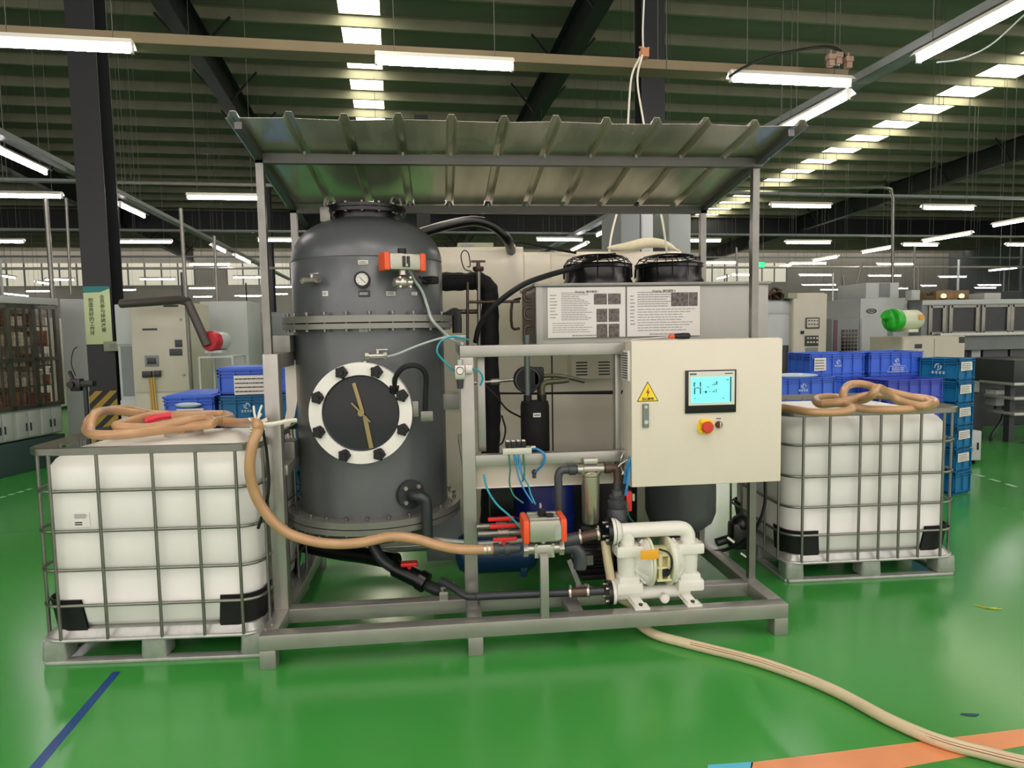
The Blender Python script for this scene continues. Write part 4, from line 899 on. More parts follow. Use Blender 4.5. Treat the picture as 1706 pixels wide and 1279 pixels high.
m = MB(); m.box(-.02, .14, -.11, .11, 0, .03, .004); m.build('mount', black, t); m = MB(); m.box(.0, .12, -.07, .05, .23, .30, .008); m.build('terminal_box', blackg, t); m = MB(); m.lathe([(.11, 0), (.115, .01), (.115, .05), (.07, .07)], c=(.20, 0, .13), axis=(1, 0, 0), n=28); m.build('fan_cowl', black, t); m = MB(); m.box(.01, .05, -.126, -.12, .10, .16); m.build('type_plate', chrome, t)
t = thing('pipe_bracket', 'silver strap bracket running down beside the black motor', 'bracket', at(962, 975, Y=.45)); m = MB(); m.bar((-.05, 0, .16), (.0, -.05, .02), .035, .008); m.bar((-.02, -.05, .02), (.08, -.06, .0), .04, .012); m.build('strap', galv, t); m = MB(); m.cyl((.04, -.055, .0), (.04, -.055, .03), .01, n=6); m.build('bolt', chrome, t)

# ---- white diaphragm pump
t = thing('diaphragm_pump', 'white plastic air-operated diaphragm pump bolted on the skid', 'pump', (2.135, .17, ZB))
def lx(px): return at(px, 940, Y=.10).x-2.135
m = MB(); m.tube([(-.20, 0, .405), (-.13, 0, .405), (.0, 0, .405), (.12, 0, .405), (.165, 0, .395), (.185, 0, .365), (.185, 0, .33)], .042, 16, 5)
m.cyl((-.165, 0, .40), (-.165, 0, .325), .042, n=16); m.lathe([(.05, 0), (.068, -.02), (.07, -.03)], c=(-.205, 0, .405), axis=(1, 0, 0), n=22)
m.build('upper_manifold', pp, t)
for sx in (-1, 1):
    m = MB(); c = -.165 if sx < 0 else .185
    m.box(c-.075, c+.075, -.07, .07, .27, .33, .014); m.cyl((c, 0, .27), (c, 0, .15), .058, .052, 16)
    m.box(c-.06, c+.06, -.055, .055, .10, .155, .012); m.box(c-.075, c+.075, -.07, .07, .06, .125, .014); m.build('valve_housing', pp, t)
    for q in (-1, 1):
        m = MB(); m.cyl((c+q*.055, -.05, .325), (c+q*.055, -.05, .345), .009, n=6); m.build('manifold_bolt', chrome, t)
for sx in (-1, 1):
    m = MB(); x_ = .01+sx*.055
    m.lathe([(.03, sx*.085), (.07, sx*.07), (.115, sx*.03), (.128, sx*.02), (.13, sx*-.005)], c=(x_, 0, .225), axis=(1, 0, 0), n=40)
    for q in range(12):
        an = 2*math.pi*q/12; m.bar((x_+sx*.025, .118*math.cos(an), .225+.118*math.sin(an)), (x_+sx*.085, .045*math.cos(an), .225+.045*math.sin(an)), .008, .03)
    m.build('diaphragm_chamber', pp, t)
    m = MB(); m.lathe([(.132, 0), (.138, .004), (.138, .016), (.132, .02)], c=(x_-.01, 0, .225), axis=(1, 0, 0), n=40); m.build('clamp_band', M('band_cream', (214, 216, 190), .35), t)
m = MB(); m.lathe([(.085, -.045), (.085, .045)], c=(.01, 0, .225), axis=(1, 0, 0), n=28)
for q in (-1, 0, 1): m.box(-.03, .05, -.125, -.05, .225+q*.07-.006, .225+q*.07+.006)
m.box(-.02, .0, -.12, -.05, .16, .29, .003); m.box(.03, .045, -.12, -.05, .16, .29, .003); m.build('air_motor', M('pump_yellowish', (214, 210, 160), .35), t)
m = MB(); m.cyl((.02, -.13, .20), (.02, -.09, .20), .022, n=14); m.tube([(-.02, -.12, .33), (.03, -.13, .31), (.045, -.14, .27), (.04, -.14, .22), (.022, -.135, .20)], .006, 6); m.build('air_port', black, t)
m = MB(); m.box(-.13, -.03, -.145, -.14, .285, .335, .002); m.build('yellow_tag', M('tag_yellow', (238, 172, 40), .45), t)
m = MB(); m.cyl((-.25, 0, .045), (.19, 0, .045), .038, n=18); m.cyl((.03, -.03, .03), (.03, -.075, .03), .026, n=14); m.lathe([(.04, 0), (.06, -.02), (.062, -.03)], c=(-.225, 0, .055), axis=(1, 0, 0), n=22); m.build('lower_manifold', pp, t)
m = MB(); m.lathe([(.012, -.075), (.018, -.082), (.003, -.083)], c=(.03, 0, .03), axis=(0, 1, 0), n=14); m.build('drain_plug', white_p, t)
for c in (-.13, .165):
    m = MB(); m.prism([(c-.05, -.02, .03), (c+.03, -.02, .03), (c+.05, -.11, .0), (c-.02, -.11, .0)], (0, .04, .0)); m.bar((c-.01, -.02, .04), (c+.012, -.115, .006), .055, .014); m.box(c-.03, c+.055, -.14, -.06, 0, .012, .003); f = m.build('foot', pp, t)
    m = MB(); m.cyl((c+.012, -.105, .01), (c+.012, -.105, .024), .012, n=6); m.build('foot_bolt', dgrey, f)
for z, r in ((.405, .075), (.055, .07)):
    m = MB(); m.lathe([(.02, -.012), (r, -.012), (r, .012), (.02, .012)], c=(-.27, 0, z), axis=(1, 0, 0), n=28); fl = m.build('black_flange', blackg, t)
    m = MB(); m.lathe([(.02, .013), (r-.003, .013), (r-.003, .03), (.02, .03)], c=(-.27, 0, z), axis=(1, 0, 0), n=28); m.build('white_flange', pp, t)
    for q in range(4):
        an = R_(45+90*q); m = MB(); m.cyl((-.295, (r-.02)*math.cos(an), z+(r-.02)*math.sin(an)), (-.235, (r-.02)*math.cos(an), z+(r-.02)*math.sin(an)), .008, n=6); m.build('flange_bolt', chrome, fl)
# cream outlet hose: loops beside the pump, passes under the skid and lies on the floor
def hp(px, py, z): return at(px, py, Z=z)
pts = [at(1008, 900, Y=.22), at(1012, 930, Y=.2), at(1017, 960, Y=.2), at(1022, 988, Y=.2), Vector((2.05, .20, .11)), hp(1062, 1035, .05), hp(1090, 1056, .028), hp(1150, 1073, .026), hp(1250, 1098, .026), hp(1330, 1125, .026), hp(1400, 1155, .026), hp(1480, 1198, .026), hp(1560, 1232, .026), hp(1640, 1254, .026), hp(1706, 1270, .026), hp(1800, 1290, .026)]
hs = wire(pts, .026, 'cream delivery hose with brown stripe lying across the green floor from the pump', hosecream, 'hose', 'hose', 8, 14)
# coloured stripes of that hose
sp = spline(pts[7:], 8); d0 = Vector(sp[0])
m = MB(); m.sweep([p-d0+Vector((-.006, -.0165, .0195)) for p in sp], .0018, 5); m.sweep([p-d0+Vector((-.009, -.022, .012)) for p in sp], .0022, 5)
o = m.build('hose_stripe', M('stripe_brown', (150, 84, 56), .4)); o.parent = hs; o.location = d0-hs.location

# ---- compressor and dark boxes behind the filter
t = thing('compressor', 'black compressor shell standing behind the red lever valve under the cabinet', 'compressor', (2.16, 1.25, ZB))
m = MB(); m.lathe([(.10, 0), (.17, .03), (.18, .08), (.18, .42), (.16, .50), (.09, .55), (.03, .56)], n=32); m.build('shell', black, t)
m = MB(); m.box(-.18, -.10, -.12, -.02, .25, .38, .01); m.build('terminal_box', blackg, t)
t = thing('starter_box', 'dark steel box low behind the filter and blue drum', 'box', (1.72, 1.50, ZB)); m = MB(); m.box(0, .62, 0, .2, 0, .58, .006); m.build('body', dgrey, t); m = MB(); m.box(.01, .61, -.008, 0, .02, .56, .003); m.build('cover', dgrey, t)
# ---- dark grey vessel under the control cabinet
t = thing('small_pressure_vessel', 'dark grey vertical vessel under the control cabinet', 'tank', (2.78, 1.12, ZB))
m = MB(); m.lathe([(.05, .09), (.16, .12), (.22, .17), (.245, .24), (.245, 1.15), (.22, 1.25), (.10, 1.3)], n=48); m.build('shell', tankg, t)
m = MB(); m.cyl((0, 0, .0), (0, 0, .10), .07, .08, 20); m.lathe([(.10, .04), (.10, .06)], n=24); m.build('outlet', pvc, t)
t.location.x = 2.62
for k in range(3): an = R_(30+120*k); m = MB(); m.box(.2*math.cos(an)-.015, .2*math.cos(an)+.015, .2*math.sin(an)-.015, .2*math.sin(an)+.015, 0, .25); m.build('leg', tankg, t)
t = thing('side_valve', 'black bulky valve hanging behind the right post', 'valve', at(1238, 890, Y=1.15)); m = MB(); m.box(-.10, .06, -.06, .06, -.10, .10, .03); m.sphere((-.02, 0, .08), .07, n=14); m.cyl((-.2, 0, -.05), (-.08, 0, -.02), .03, n=12); m.build('body', blackg, t); m = MB(); m.cyl((-.14, -.05, .0), (-.10, -.08, -.03), .015, n=8); m.cyl((-.04, -.05, -.12), (.0, -.08, -.15), .012, n=8); m.build('fitting', chrome, t)
wire([at(1275, 800, Y=.6), at(1274, 840, Y=.6), at(1262, 875, Y=.62), at(1240, 900, Y=.75), at(1210, 915, Y=.9), at(1175, 920, Y=.95)], .012, 'black cable curving from the cabinet right edge down behind the right post', black)

# ================================================================== IBC TOTES
def make_ibc(name, label, loc, rz, bars):
    t = thing(name, label, 'tank container', loc, rz, 'caged water totes')
    # pallet
    for x, wx in ((0, .13), (.53, .14), (1.07, .13)):
        for y in (0, .43, .87): m = MB(); m.rbox(x, x+wx, y, y+.13, [(0.02, .006), (.03, 0), (.13, .004)], .02, 3); m.build('pallet_foot', galv, t)
    m = MB()
    for y in (.03, .5, .97): m.box(.02, 1.18, y-.03, y+.03, 0, .02, .006)
    for x in (.03, 1.17): m.box(x-.03, x+.03, .02, .98, 0, .02, .006)
    m.build('pallet_runner', galv, t)
    m = MB(); m.rbox(0, 1.2, 0, 1.0, [(.125, 0), (.135, 0)], .07); m.rbox(.004, 1.196, .004, .996, [(.135, .0), (.175, .03), (.18, .03)], .07); m.build('pallet_tray', galv, t)
    # bottle
    m = MB(); m.rbox(.025, 1.175, .025, .975, [(.165, .09), (.19, .035), (.22, .012), (.30, 0), (.305, .004), (.49, .002), (.50, .006), (.51, .002), (.69, .002), (.70, .006), (.71, .002), (.90, .0), (.915, .006), (.93, .0), (1.00, .002), (1.04, .012), (1.075, .035), (1.10, .07), (1.118, .12), (1.127, .19), (1.13, .3)], .13, 7)
    m.build('bottle', ibcw, t)
    m = MB(); m.lathe([(.11, 1.12), (.11, 1.15), (.10, 1.16), (.02, 1.162)], c=(.6, .52, 0), n=28); m.build('cap', M('cap_ivory', (214, 210, 196), .4), t)
    for cx_, cy_ in ((0, 0), (1, 0), (0, 1), (1, 1)):
        m = MB(); x0, x1 = (.012, .21) if cx_ == 0 else (.99, 1.188); y0, y1 = (.012, .21) if cy_ == 0 else (.79, .988)
        rings = []
        for z in (.17, .345):
            r = .11; ins = .0 if z > .2 else .02; pts = []
            sx, sy = (1 if cx_ == 0 else -1), (1 if cy_ == 0 else -1); X = .012+ins if cx_ == 0 else 1.188-ins; Yq = .012+ins if cy_ == 0 else .988-ins
            pts.append((X+sx*.21, Yq, z))
            for k in range(7):
                an = R_(90*k/6); pts.append((X+sx*(r-r*math.sin(an)), Yq+sy*(r-r*math.cos(an)), z))
            pts.append((X, Yq+sy*.21, z)); rings.append([m._v(p) for p in pts])
            inner = [(p[0]+sx*.006, p[1]+sy*.006, z) for p in pts]; rings.append([m._v(p) for p in inner])
        a, ai, b, bi = rings
        for q in range(len(a)-1): m._f([a[q], a[q+1], b[q+1], b[q]], True); m._f([ai[q], ai[q+1], bi[q+1], bi[q]], True); m._f([b[q], b[q+1], bi[q+1], bi[q]])
        m.build('corner_guard', black, t)
    # cage
    def ring(z, off, r, sq=False):
        pts = []; rr = .12
        for (cx_, cy_, st) in ((1.2-rr+off, 1.0-rr+off, 0), (rr-off, 1.0-rr+off, 90), (rr-off, rr-off, 180), (1.2-rr+off, rr-off, 270)):
            for k in range(7): an = R_(st+90*k/6); pts.append((cx_+rr*math.cos(an), cy_+rr*math.sin(an), z))
        return pts
    for z in (.32, .51, .715, .925):
        m = MB(); m.sweep(ring(z, .004, .009), .009, 8, closed=True); m.build('cage_ring', galv_d, t)
    m = MB(); m.sweep(ring(.135, .006, .011), .011, 8, closed=True); m.build('cage_ring', galv, t)
    m = MB(); g = []
    for off, z in ((.020, 1.15), (.020, 1.118), (.008, 1.112), (.008, 1.156)): g.append([m._v(p) for p in ring(z, off, 0)])
    for a, b in ((0, 1), (1, 2), (2, 3), (3, 0)):
        for k in range(len(g[0])): m._f([g[a][k], g[a][(k+1) % len(g[0])], g[b][(k+1) % len(g[0])], g[b][k]])
    m.build('top_rim', galv_d, t)
    for s_ in bars:
        for y in (-.010, 1.010): m = MB(); m.cyl((s_, y, .14), (s_, y, 1.13), .009, n=8); m.build('cage_bar', galv_d, t)
    for s_ in (.1, .3, .5, .7, .9):
        for x in (-.010, 1.210): m = MB(); m.cyl((x, s_, .14), (x, s_, 1.13), .009, n=8); m.build('cage_bar', galv_d, t)
    return t
LI, LA = (-1.160, .2041, 0), -.055; RI, RA = (3.2075, .7265, 0), -.0242
ibL = make_ibc('ibc_tote', 'caged white tote at the left with tan hose coiled and tied on top', LI, LA, (.12, .37, .66, .89, 1.10))
ibL.scale.x = .955
ibR = make_ibc('ibc_tote', 'caged white tote at the right behind the control cabinet with tangled hose on top', RI, RA, (.10, .28, .49, .63, .77, .91, 1.07))
m = MB(); m.box(0, .085, -.002, 0, 0, .075); sk_ = m.build('sticker', paper, ibL, loc=(.21, .024, .73)); m = MB(); bars_text(m, .006, .08, .045, .07, -.002, 4, .4, 31, .8); bars_text(m, .006, .045, .008, .03, -.002, 2, .6, 32, 1); m.build('print', ink, sk_)
def onI(base, an, s_, t_, z): return Vector(base)+Matrix.Rotation(an, 3, 'Z') @ Vector((s_, t_, z))
# tan hose on the left tote
def pz(px, py, z): return at(px, py, Z=z)
zt = 1.16
pts = [pz(150, 722, zt+.02), pz(144, 715, zt+.03), pz(150, 697, zt+.05), pz(175, 684, zt+.07), pz(215, 681, zt+.06), pz(260, 690, zt+.05), pz(330, 690, zt+.04), pz(375, 690, zt+.03), pz(382, 697, zt+.03), pz(340, 701, zt+.05), pz(270, 690, zt+.08), pz(215, 702, zt+.06), pz(195, 710, zt+.05), pz(250, 712, zt+.04), pz(310, 700, zt+.07), pz(345, 697, zt+.07), pz(352, 706, zt+.05), pz(300, 712, zt+.03), pz(220, 722, zt+.03), pz(160, 724, zt+.03), pz(150, 715, zt+.04), pz(158, 690, zt+.11), pz(185, 684, zt+.10), pz(240, 690, zt+.05)]
wire(pts, .026, 'tan hose coiled loosely on top of the left tote', hosetan, 'coiled_hose', 'hose', 7, 12)
def ipx(px, py, Yv): return at(px, py, Y=Yv)
pts = [pz(300, 715, zt+.02), pz(350, 703, zt+.03), pz(400, 704, zt+.03), ipx(425, 704, .12), ipx(430, 716, .06), ipx(421, 740, .03), ipx(416, 780, .04), ipx(424, 820, .06), ipx(445, 857, .08), ipx(475, 885, .10), ipx(515, 900, .11), ipx(560, 906, .12), ipx(605, 903, .12), ipx(650, 894, .12), ipx(690, 897, .11), ipx(730, 908, .10), ipx(770, 915, .10), ipx(822, 915, .10)]
wire(pts, .027, 'tan braided hose hanging from the left tote across the tank front to the valve', hosetan, 'hose', 'hose', 8, 14)
m = MB(); m.sweep(spline([(-.14, 0, .0), (-.07, .02, .02), (.02, .03, .025), (.10, .0, .01)], 4), .022, 8); o = m.build('red_strap', redbag, loc=pz(285, 700, zt+.05)); o.rotation_euler.z = .15; tag(o, 'red plastic strap tucked into the coiled hose on the left tote', 'strap')
wire([ipx(438, 716, .08), ipx(445, 760, .12), ipx(447, 820, .13), ipx(430, 880, .16)], .008, 'thin dark cord hanging down the right corner of the left tote', black)
m = MB(); rnd = random.Random(5)
for k in range(13):
    a1 = rnd.uniform(0, 6.28); r = rnd.uniform(.035, .075); m.tube([(0, 0, 0), (r*.5*math.cos(a1), rnd.uniform(-.04, .03), r*.6*math.sin(a1)+.01), (r*math.cos(a1)*.9, rnd.uniform(-.04, .04), r*math.sin(a1)+.02)], .006, 5, 4)
m.tube([(0, -.03, 0), (.08, -.02, .0), (.15, 0, .01), (.19, .03, .01)], .012, 6, 4); m.sphere((0, -.01, 0), .028, n=10)
for k in range(3): m.sweep([(.035*math.cos(q*.6), .035*math.sin(q*.6)-.0, -.02-k*.015) for q in range(11)], .006, 5, closed=True)
tag(m.build('rope_tie', rope, loc=ipx(428, 706, .10)), 'white rope knot tying the tan hose at the corner of the left tote', 'rope')
# rag/belt hanging behind the left post
m = MB(); m.prism([(0, 0, 0), (.07, 0, .0), (.07, 0, -.22), (.045, 0, -.34), (-.01, 0, -.44), (-.03, 0, -.42), (.0, 0, -.30)], (0, .012, 0))
for k in range(4): m.bar((-.02+k*.02, 0, -.42), (.0+k*.016, -.005, -.58), .008, .008)
tag(m.build('hanging_strap', rope, loc=at(474, 600, Y=.75)), 'white webbing strap hanging between the left post and the tank', 'strap')
# hose on the right tote
pts = [pz(1285, 677, zt+.03), pz(1310, 680, zt+.03), pz(1350, 686, zt+.03), pz(1400, 686, zt+.03), pz(1420, 680, zt+.05), pz(1400, 672, zt+.06), pz(1366, 673, zt+.05), pz(1360, 664, zt+.06), pz(1385, 661, zt+.07), pz(1425, 668, zt+.06), pz(1450, 660, zt+.12), pz(1462, 646, zt+.17), pz(1480, 655, zt+.12), pz(1500, 668, zt+.07), pz(1535, 676, zt+.05), pz(1550, 671, zt+.05), pz(1530, 664, zt+.07), pz(1480, 652, zt+.12), pz(1440, 640, zt+.16), pz(1415, 641, zt+.16), pz(1405, 655, zt+.12), pz(1412, 672, zt+.06), pz(1440, 681, zt+.03), pz(1500, 682, zt+.03), pz(1545, 678, zt+.03), pz(1558, 670, zt+.04), pz(1545, 664, zt+.05), pz(1500, 660, zt+.08), pz(1450, 658, zt+.10), pz(1410, 668, zt+.08), pz(1370, 672, zt+.06)]
wire(pts, .025, 'tan hose tangled in loops on top of the right tote', hosetan, 'coiled_hose', 'hose', 7, 12)
# debris on the floor
p = at(1616, 1190, Z=.001); m = MB(); m.prism([(-.04, .008, 0), (-.02, .012, 0), (.04, -.004, 0), (.02, -.016, 0), (-.01, -.012, 0)], (0, 0, .002)); tag(m.build('blue_scrap', M('scrap_blue', (26, 62, 90), .5), loc=p), 'small dark blue scrap lying on the floor at lower right', 'scrap')
p = at(1645, 1012, Z=.003); m = MB(); m.tube([(-.04, .05, 0), (-.02, .01, .0), (.03, -.02, 0), (.07, -.03, 0)], .003, 5); m.tube([(-.03, .03, 0), (.0, -.01, .004), (.05, -.01, 0)], .003, 5); tag(m.build('cable_tie', M('tie_yellow', (190, 190, 60), .5), loc=p), 'small yellow plastic tie lying on the floor at right', 'cable tie')

# ================================================================== CRATES
def make_crate(mat, L, D, Hh):
    """Euro crate with rims, ribs and a base lip; origin at its front-left bottom"""
    t = thing('plastic_crate', 'crate', 'crate')
    m = MB(); o = .020
    m.box(o, L-o, o, D-o, .006, .016)
    m.box(o, L-o, o, o+.006, .006, Hh-.002); m.box(o, L-o, D-o-.006, D-o, .006, Hh-.002); m.box(o, o+.006, o, D-o, .006, Hh-.002); m.box(L-o-.006, L-o, o, D-o, .006, Hh-.002)
    m.box(.02, L-.02, .02, D-.02, .0, .012, .002)
    m.build('body', mat, t)
    m = MB()
    for z0, z1, e in ((Hh-.03, Hh-.022, 0), (Hh-.008, Hh, 0), (.03, .038, .004), (Hh-.055, Hh-.05, .003)):
        m.box(e, L-e, e, o+.002, z0, z1); m.box(e, L-e, D-o-.002, D-e, z0, z1); m.box(e, o+.002, e, D-e, z0, z1); m.box(L-o-.002, L-e, e, D-e, z0, z1)
    m.build('rim', mat, t)
    m = MB()
    for k in range(int(L/.11)+1):
        x = o+(L-2*o)*k/int(L/.11)
        for y in (.003, D-.015): m.box(x-.003, x+.003, y, y+.012, .01, Hh-.01)
    for k in range(int(D/.11)+1):
        y = o+(D-2*o)*k/int(D/.11)
        for x in (.003, L-.015): m.box(x, x+.012, y-.003, y+.003, .01, Hh-.01)
    m.build('rib', mat, t)
    return t
def logo(t, L, Hh, x=.5, s=1):
    m = MB(); cx, cz = L*x, Hh*.62; r = .026*s
    for a0, a1 in ((-20, 120), (150, 300)): m.sweep([(cx+r*math.cos(R_(q)), .002, cz+r*math.sin(R_(q))) for q in range(a0, a1, 14)], .004*s, 5)
    for q in ((-.010, .004, .010, .016), (-.010, .002, -.002, .003), (-.012, -.007, -.018, .014)): m.box(cx+q[0]*s, cx+q[1]*s, .0, .003, cz+q[2]*s, cz+q[3]*s)
    for k in range(4):
        x0 = cx+(-.052+k*.027)*s; z0 = cz-.062*s
        m.box(x0, x0+.02*s, .0, .003, z0+.015*s, z0+.019*s); m.box(x0, x0+.02*s, .0, .003, z0, z0+.004*s); m.box(x0+.008*s, x0+.012*s, .0, .003, z0-.003*s, z0+.024*s); m.box(x0+.0, x0+.004*s, .0, .003, z0, z0+.01*s)
    m.build('white_logo', M('logo_white', (224, 232, 238), .5), t)
def label(t, x0, x1, z0, z1, y=-.003, side=False, seed=0):
    m = MB(); m.prism([(x0, y, z0), (x1, y-.004, z0+.004), (x1-.002, y, z1), (x0, y-.001, z1)], (0, -.0015, 0)); o = m.build('paper_label', paper, t)
    m = MB(); bars_text(m, x0+.008, x1-.008, z0+.01, z1-.01, y-.006, 4, .25, seed+3, .8); m.build('print', ink, o)
# left stacks (behind the left tote)
A = at(362, 655, Y=2.0); Hc = .205; zs = 1.262
pb = make_crate(blue, .60, .40, Hc); kx = 0
def put(proto, loc, rz, label_, group, used=set()):
    if id(proto) not in used: used.add(id(proto)); o = proto; o.location = loc; o.rotation_euler.z = rz; o['label'] = label_
    else: o = copy_tree(proto, loc, rz, label_)
    o['group'] = group; return o
G1 = 'blue crates stacked behind the left tote'; X0 = at(362, 655, Y=2).x
pt = make_crate(teal, .60, .40, Hc)
tierL = ['lowest', 'second', 'third', 'fourth', 'fifth']
for k in range(6):
    put(pt, (X0, 2.0, .006+k*Hc), 0, 'teal crate with white logo just under the top crate behind the left tote' if k == 5 else 'teal crate in the tall stack seen between left post and tank, %s from the floor' % tierL[k], G1)
top = put(pb, (X0, 2.0, .006+6*Hc), 0, 'top blue crate with a paper sheet on its front, behind the left tote', G1)
ps = make_crate(blue, .38, .60, Hc)
for k in range(6):
    o = put(ps, (X0-.40, 1.98, .006+k*Hc), 0, 'blue crate with crumpled plastic pouch, top of the short stack left' if k == 5 else 'blue crate hidden low in the short stack at left, %s from the floor' % tierL[k], G1)
    if k == 5: tl = o
tt = [o for o in bpy.data.objects if o.get('label', '').startswith('teal crate with white logo just')][0]
logo(tt, .6, Hc, .36, .8)
label(top, .13, .42, .01, .16, seed=2); label(tl, .10, .30, .02, .12, seed=6)
m = MB(); m.sphere((.19, -.01, .15), .10, (1, .25, .22), 12); m.build('plastic_pouch', M('pouch', (176, 200, 216), .3), tl)
for (o_, L_, D_) in ((top, .6, .4), (tl, .38, .6)):
    m = MB(); m.box(-.006, L_+.006, -.006, D_+.006, Hc, Hc+.012, .004); m.box(.02, L_-.02, .02, D_-.02, Hc+.012, Hc+.02, .003); m.build('lid', blue, o_)
# right stacks
G2 = 'blue crates stacked at the right'; G3 = 'teal crates stacked at the right'
Hr = .235; pa = make_crate(blue, .62, .42, Hr); Yr = 3.0
xa = at(1350, 620, Y=Yr).x; zt_ = at(1400, 588, Y=Yr).z; nz = 6; base = zt_-6*Hr
base = .01; Hr2 = (zt_-base)/6
for q, xx in enumerate((xa, xa+.635)):
    for k in range(6):
        top_ = k == 5
        lab = (('top blue crate with paper label and lighter logo, left of the two raised at right', 'top blue crate with a sketched label pocket, right of the two raised at right')[q] if top_ else
               ('blue crate under the %s raised crate at right, %s from the floor' % (('left', 'right')[q], tierL[k])))
        o = put(pa, (xx, Yr, base+k*Hr2), HA, lab, G2); o.scale.z = Hr2/Hr
        if top_:
            logo(o, .62, Hr, .5, .75)
            if q == 0: label(o, .04, .17, .06, .19, seed=8)
            else:
                m = MB(); m.sweep([(.2, -.004, .03), (.23, -.004, .09), (.40, -.004, .09), (.44, -.004, .03)], .003, 5, closed=True); m.build('label_pocket', M('logo_white', (224, 232, 238), .5), o)
                bars = MB(); bars_text(bars, .25, .39, .04, .08, -.004, 2, .4, 5, 1); bars.build('print', M('logo_white', (224, 232, 238), .5), o)
# nearer lower blue stack at the cabinet edge
xl = at(1303, 640, Y=2.45).x; ztl = at(1350, 629, Y=2.45).z; hh = (ztl-.01)/6
for k in range(6):
    o = put(pa, (xl-.06, 2.45, .01+k*hh), HA, 'blue crate with turquoise logo just right of the control cabinet, top of its stack' if k == 5 else 'blue crate hidden behind the right tote beside the cabinet, %s from the floor' % tierL[k], G2); o.scale.z = hh/Hr
    if k == 5:
        logo(o, .62, Hr, .45, .9)
        m = MB(); m.sphere((.3, .2, Hr+.01), .24, (1, .7, .10), 14); m.build('plastic_film', M('pouch', (176, 200, 216), .3), o)
# rows in between
pm = make_crate(M('crate_indigo', (62, 80, 186), .42, 0, .06, 4), .62, .42, Hr)
xm = at(1452, 640, Y=2.75).x; zm = at(1480, 630, Y=2.75).z; hh = (zm-.01)/6
for k in range(6):
    o = put(pm, (xm, 2.52, .01+k*hh), HA, 'indigo crate behind the tangled hose, top of its stack' if k == 5 else 'indigo crate behind the right tote, %s from the floor' % tierL[k], G2); o.scale.z = hh/Hr
# teal corner stack
N = at(1590, 826, Z=0); an = R_(22); pt2 = make_crate(teal, .30, .40, Hr)
ztt = at(1592, 596, Y=N.y).z; hh = (ztt-.01)/6
for k in range(6):
    o = put(pt2, (N.x, N.y, .0+k*hh), an, 'teal crate with white logo at the right end, topmost of the corner stack' if k == 5 else 'teal crate with paper label in the right corner stack, %s from the floor' % tierL[k], G3); o.scale.z = hh/Hr
    label(o, .03, .22, .11, .20, seed=k) if k > 0 else None
    if k == 5:
        lg = MB(); r = .03; Z0 = Hr*.62
        # the logo sits on the side that faces left
        for a0, a1 in ((-20, 120), (150, 300)): lg.sweep([(.0, .2+r*math.cos(R_(q)), Z0+r*math.sin(R_(q))) for q in range(a0, a1, 14)], .004, 5)
        lg.box(-.002, .002, .193, .2, Z0-.018, Z0+.014); lg.box(-.002, .002, .19, .206, Z0+.008, Z0+.014)
        for c_ in range(4): lg.box(-.002, .002, .13+c_*.036, .155+c_*.036, Z0-.065, Z0-.06); lg.box(-.002, .002, .14+c_*.036, .145+c_*.036, Z0-.075, Z0-.045); lg.box(-.002, .002, .13+c_*.036, .155+c_*.036, Z0-.052, Z0-.048)
        lg.build('white_logo', M('logo_white', (224, 232, 238), .5), o)
Rm = Matrix.Rotation(an, 3, 'Z')
pt3 = make_crate(teal, .30, .40, Hr)
for k in range(5):
    p = N+Rm @ Vector((-.01, .43, 0)); o = put(pt3, (p.x, p.y, k*hh), an, 'teal crate left of the corner stack, topmost there' if k == 4 else 'teal crate hidden left of the corner stack, %s from the floor' % tierL[k], G3); o.scale.z = hh/Hr
    if k == 4: label(o, .02, .2, .1, .2, seed=40)

# ================================================================== MACHINES IN THE BACKGROUND
def machine(name, lab, cat, u0, u1, v0, v1, z0, z1, mat, doors=1, rz=HA, feet=True, loc=None):
    """panelled machine housing, hall coordinates"""
    t = thing(name, lab, cat, loc if loc is not None else H(u0, v0, z0), rz)
    L, D, hh = u1-u0, v1-v0, z1-z0; m = MB(); m.box(0, L, 0, D, .06 if feet and z0 == 0 else 0, hh, .008); m.build('body', mat, t)
    if feet and z0 == 0:
        m = MB(); m.box(.03, L-.03, .03, D-.03, 0, .06); m.build('plinth', dgrey, t)
    if doors:
        for k in range(doors):
            a, b = L*k/doors+.012, L*(k+1)/doors-.012; m = MB(); m.box(a, b, -.012, 0, .10, hh-.03, .004); d = m.build('door', mat, t)
            m = MB(); m.box(b-.06, b-.04, -.03, -.012, hh*.45, hh*.45+.12, .004); m.build('handle', dgrey, d)
    return t
def pan(t, px0, py0, px1, py1, Yv, mat, name='panel', d=.01, dx=0):
    """thin plate on the face of thing t at photo coordinates, face plane through Y=Yv"""
    return None
# -- beige switch cabinet with yellow cables
def face(t, base_px, Yw):
    """world point of a pixel on plane Y=Yw to local coords of t"""
    p = at(*base_px, Y=Yw); R = Matrix.Rotation(-t.rotation_euler.z, 3, 'Z'); return R @ (p-t.location)
Yc = 5.0; a = at(215, 505, Y=Yc); b = at(312, 505, Y=Yc); L = b.x-a.x
t = thing('switch_cabinet', 'tall beige switch cabinet with two dark sockets and yellow cables at left', 'cabinet', (a.x, Yc, 0))
m = MB(); m.box(0, L, 0, .75, 0, a.z, .008); m.build('body', beige, t)
def fl(px, py): p = at(px, py, Y=Yc); return p.x-a.x, p.z
_, zs1 = fl(225, 655)
m = MB(); m.box(.02, L-.012, -.014, 0, zs1+.01, a.z-.01, .004); m.build('upper_door', beige, t); m = MB(); m.box(.02, L-.012, -.014, 0, .1, zs1-.012, .004); m.build('lower_door', beige, t)
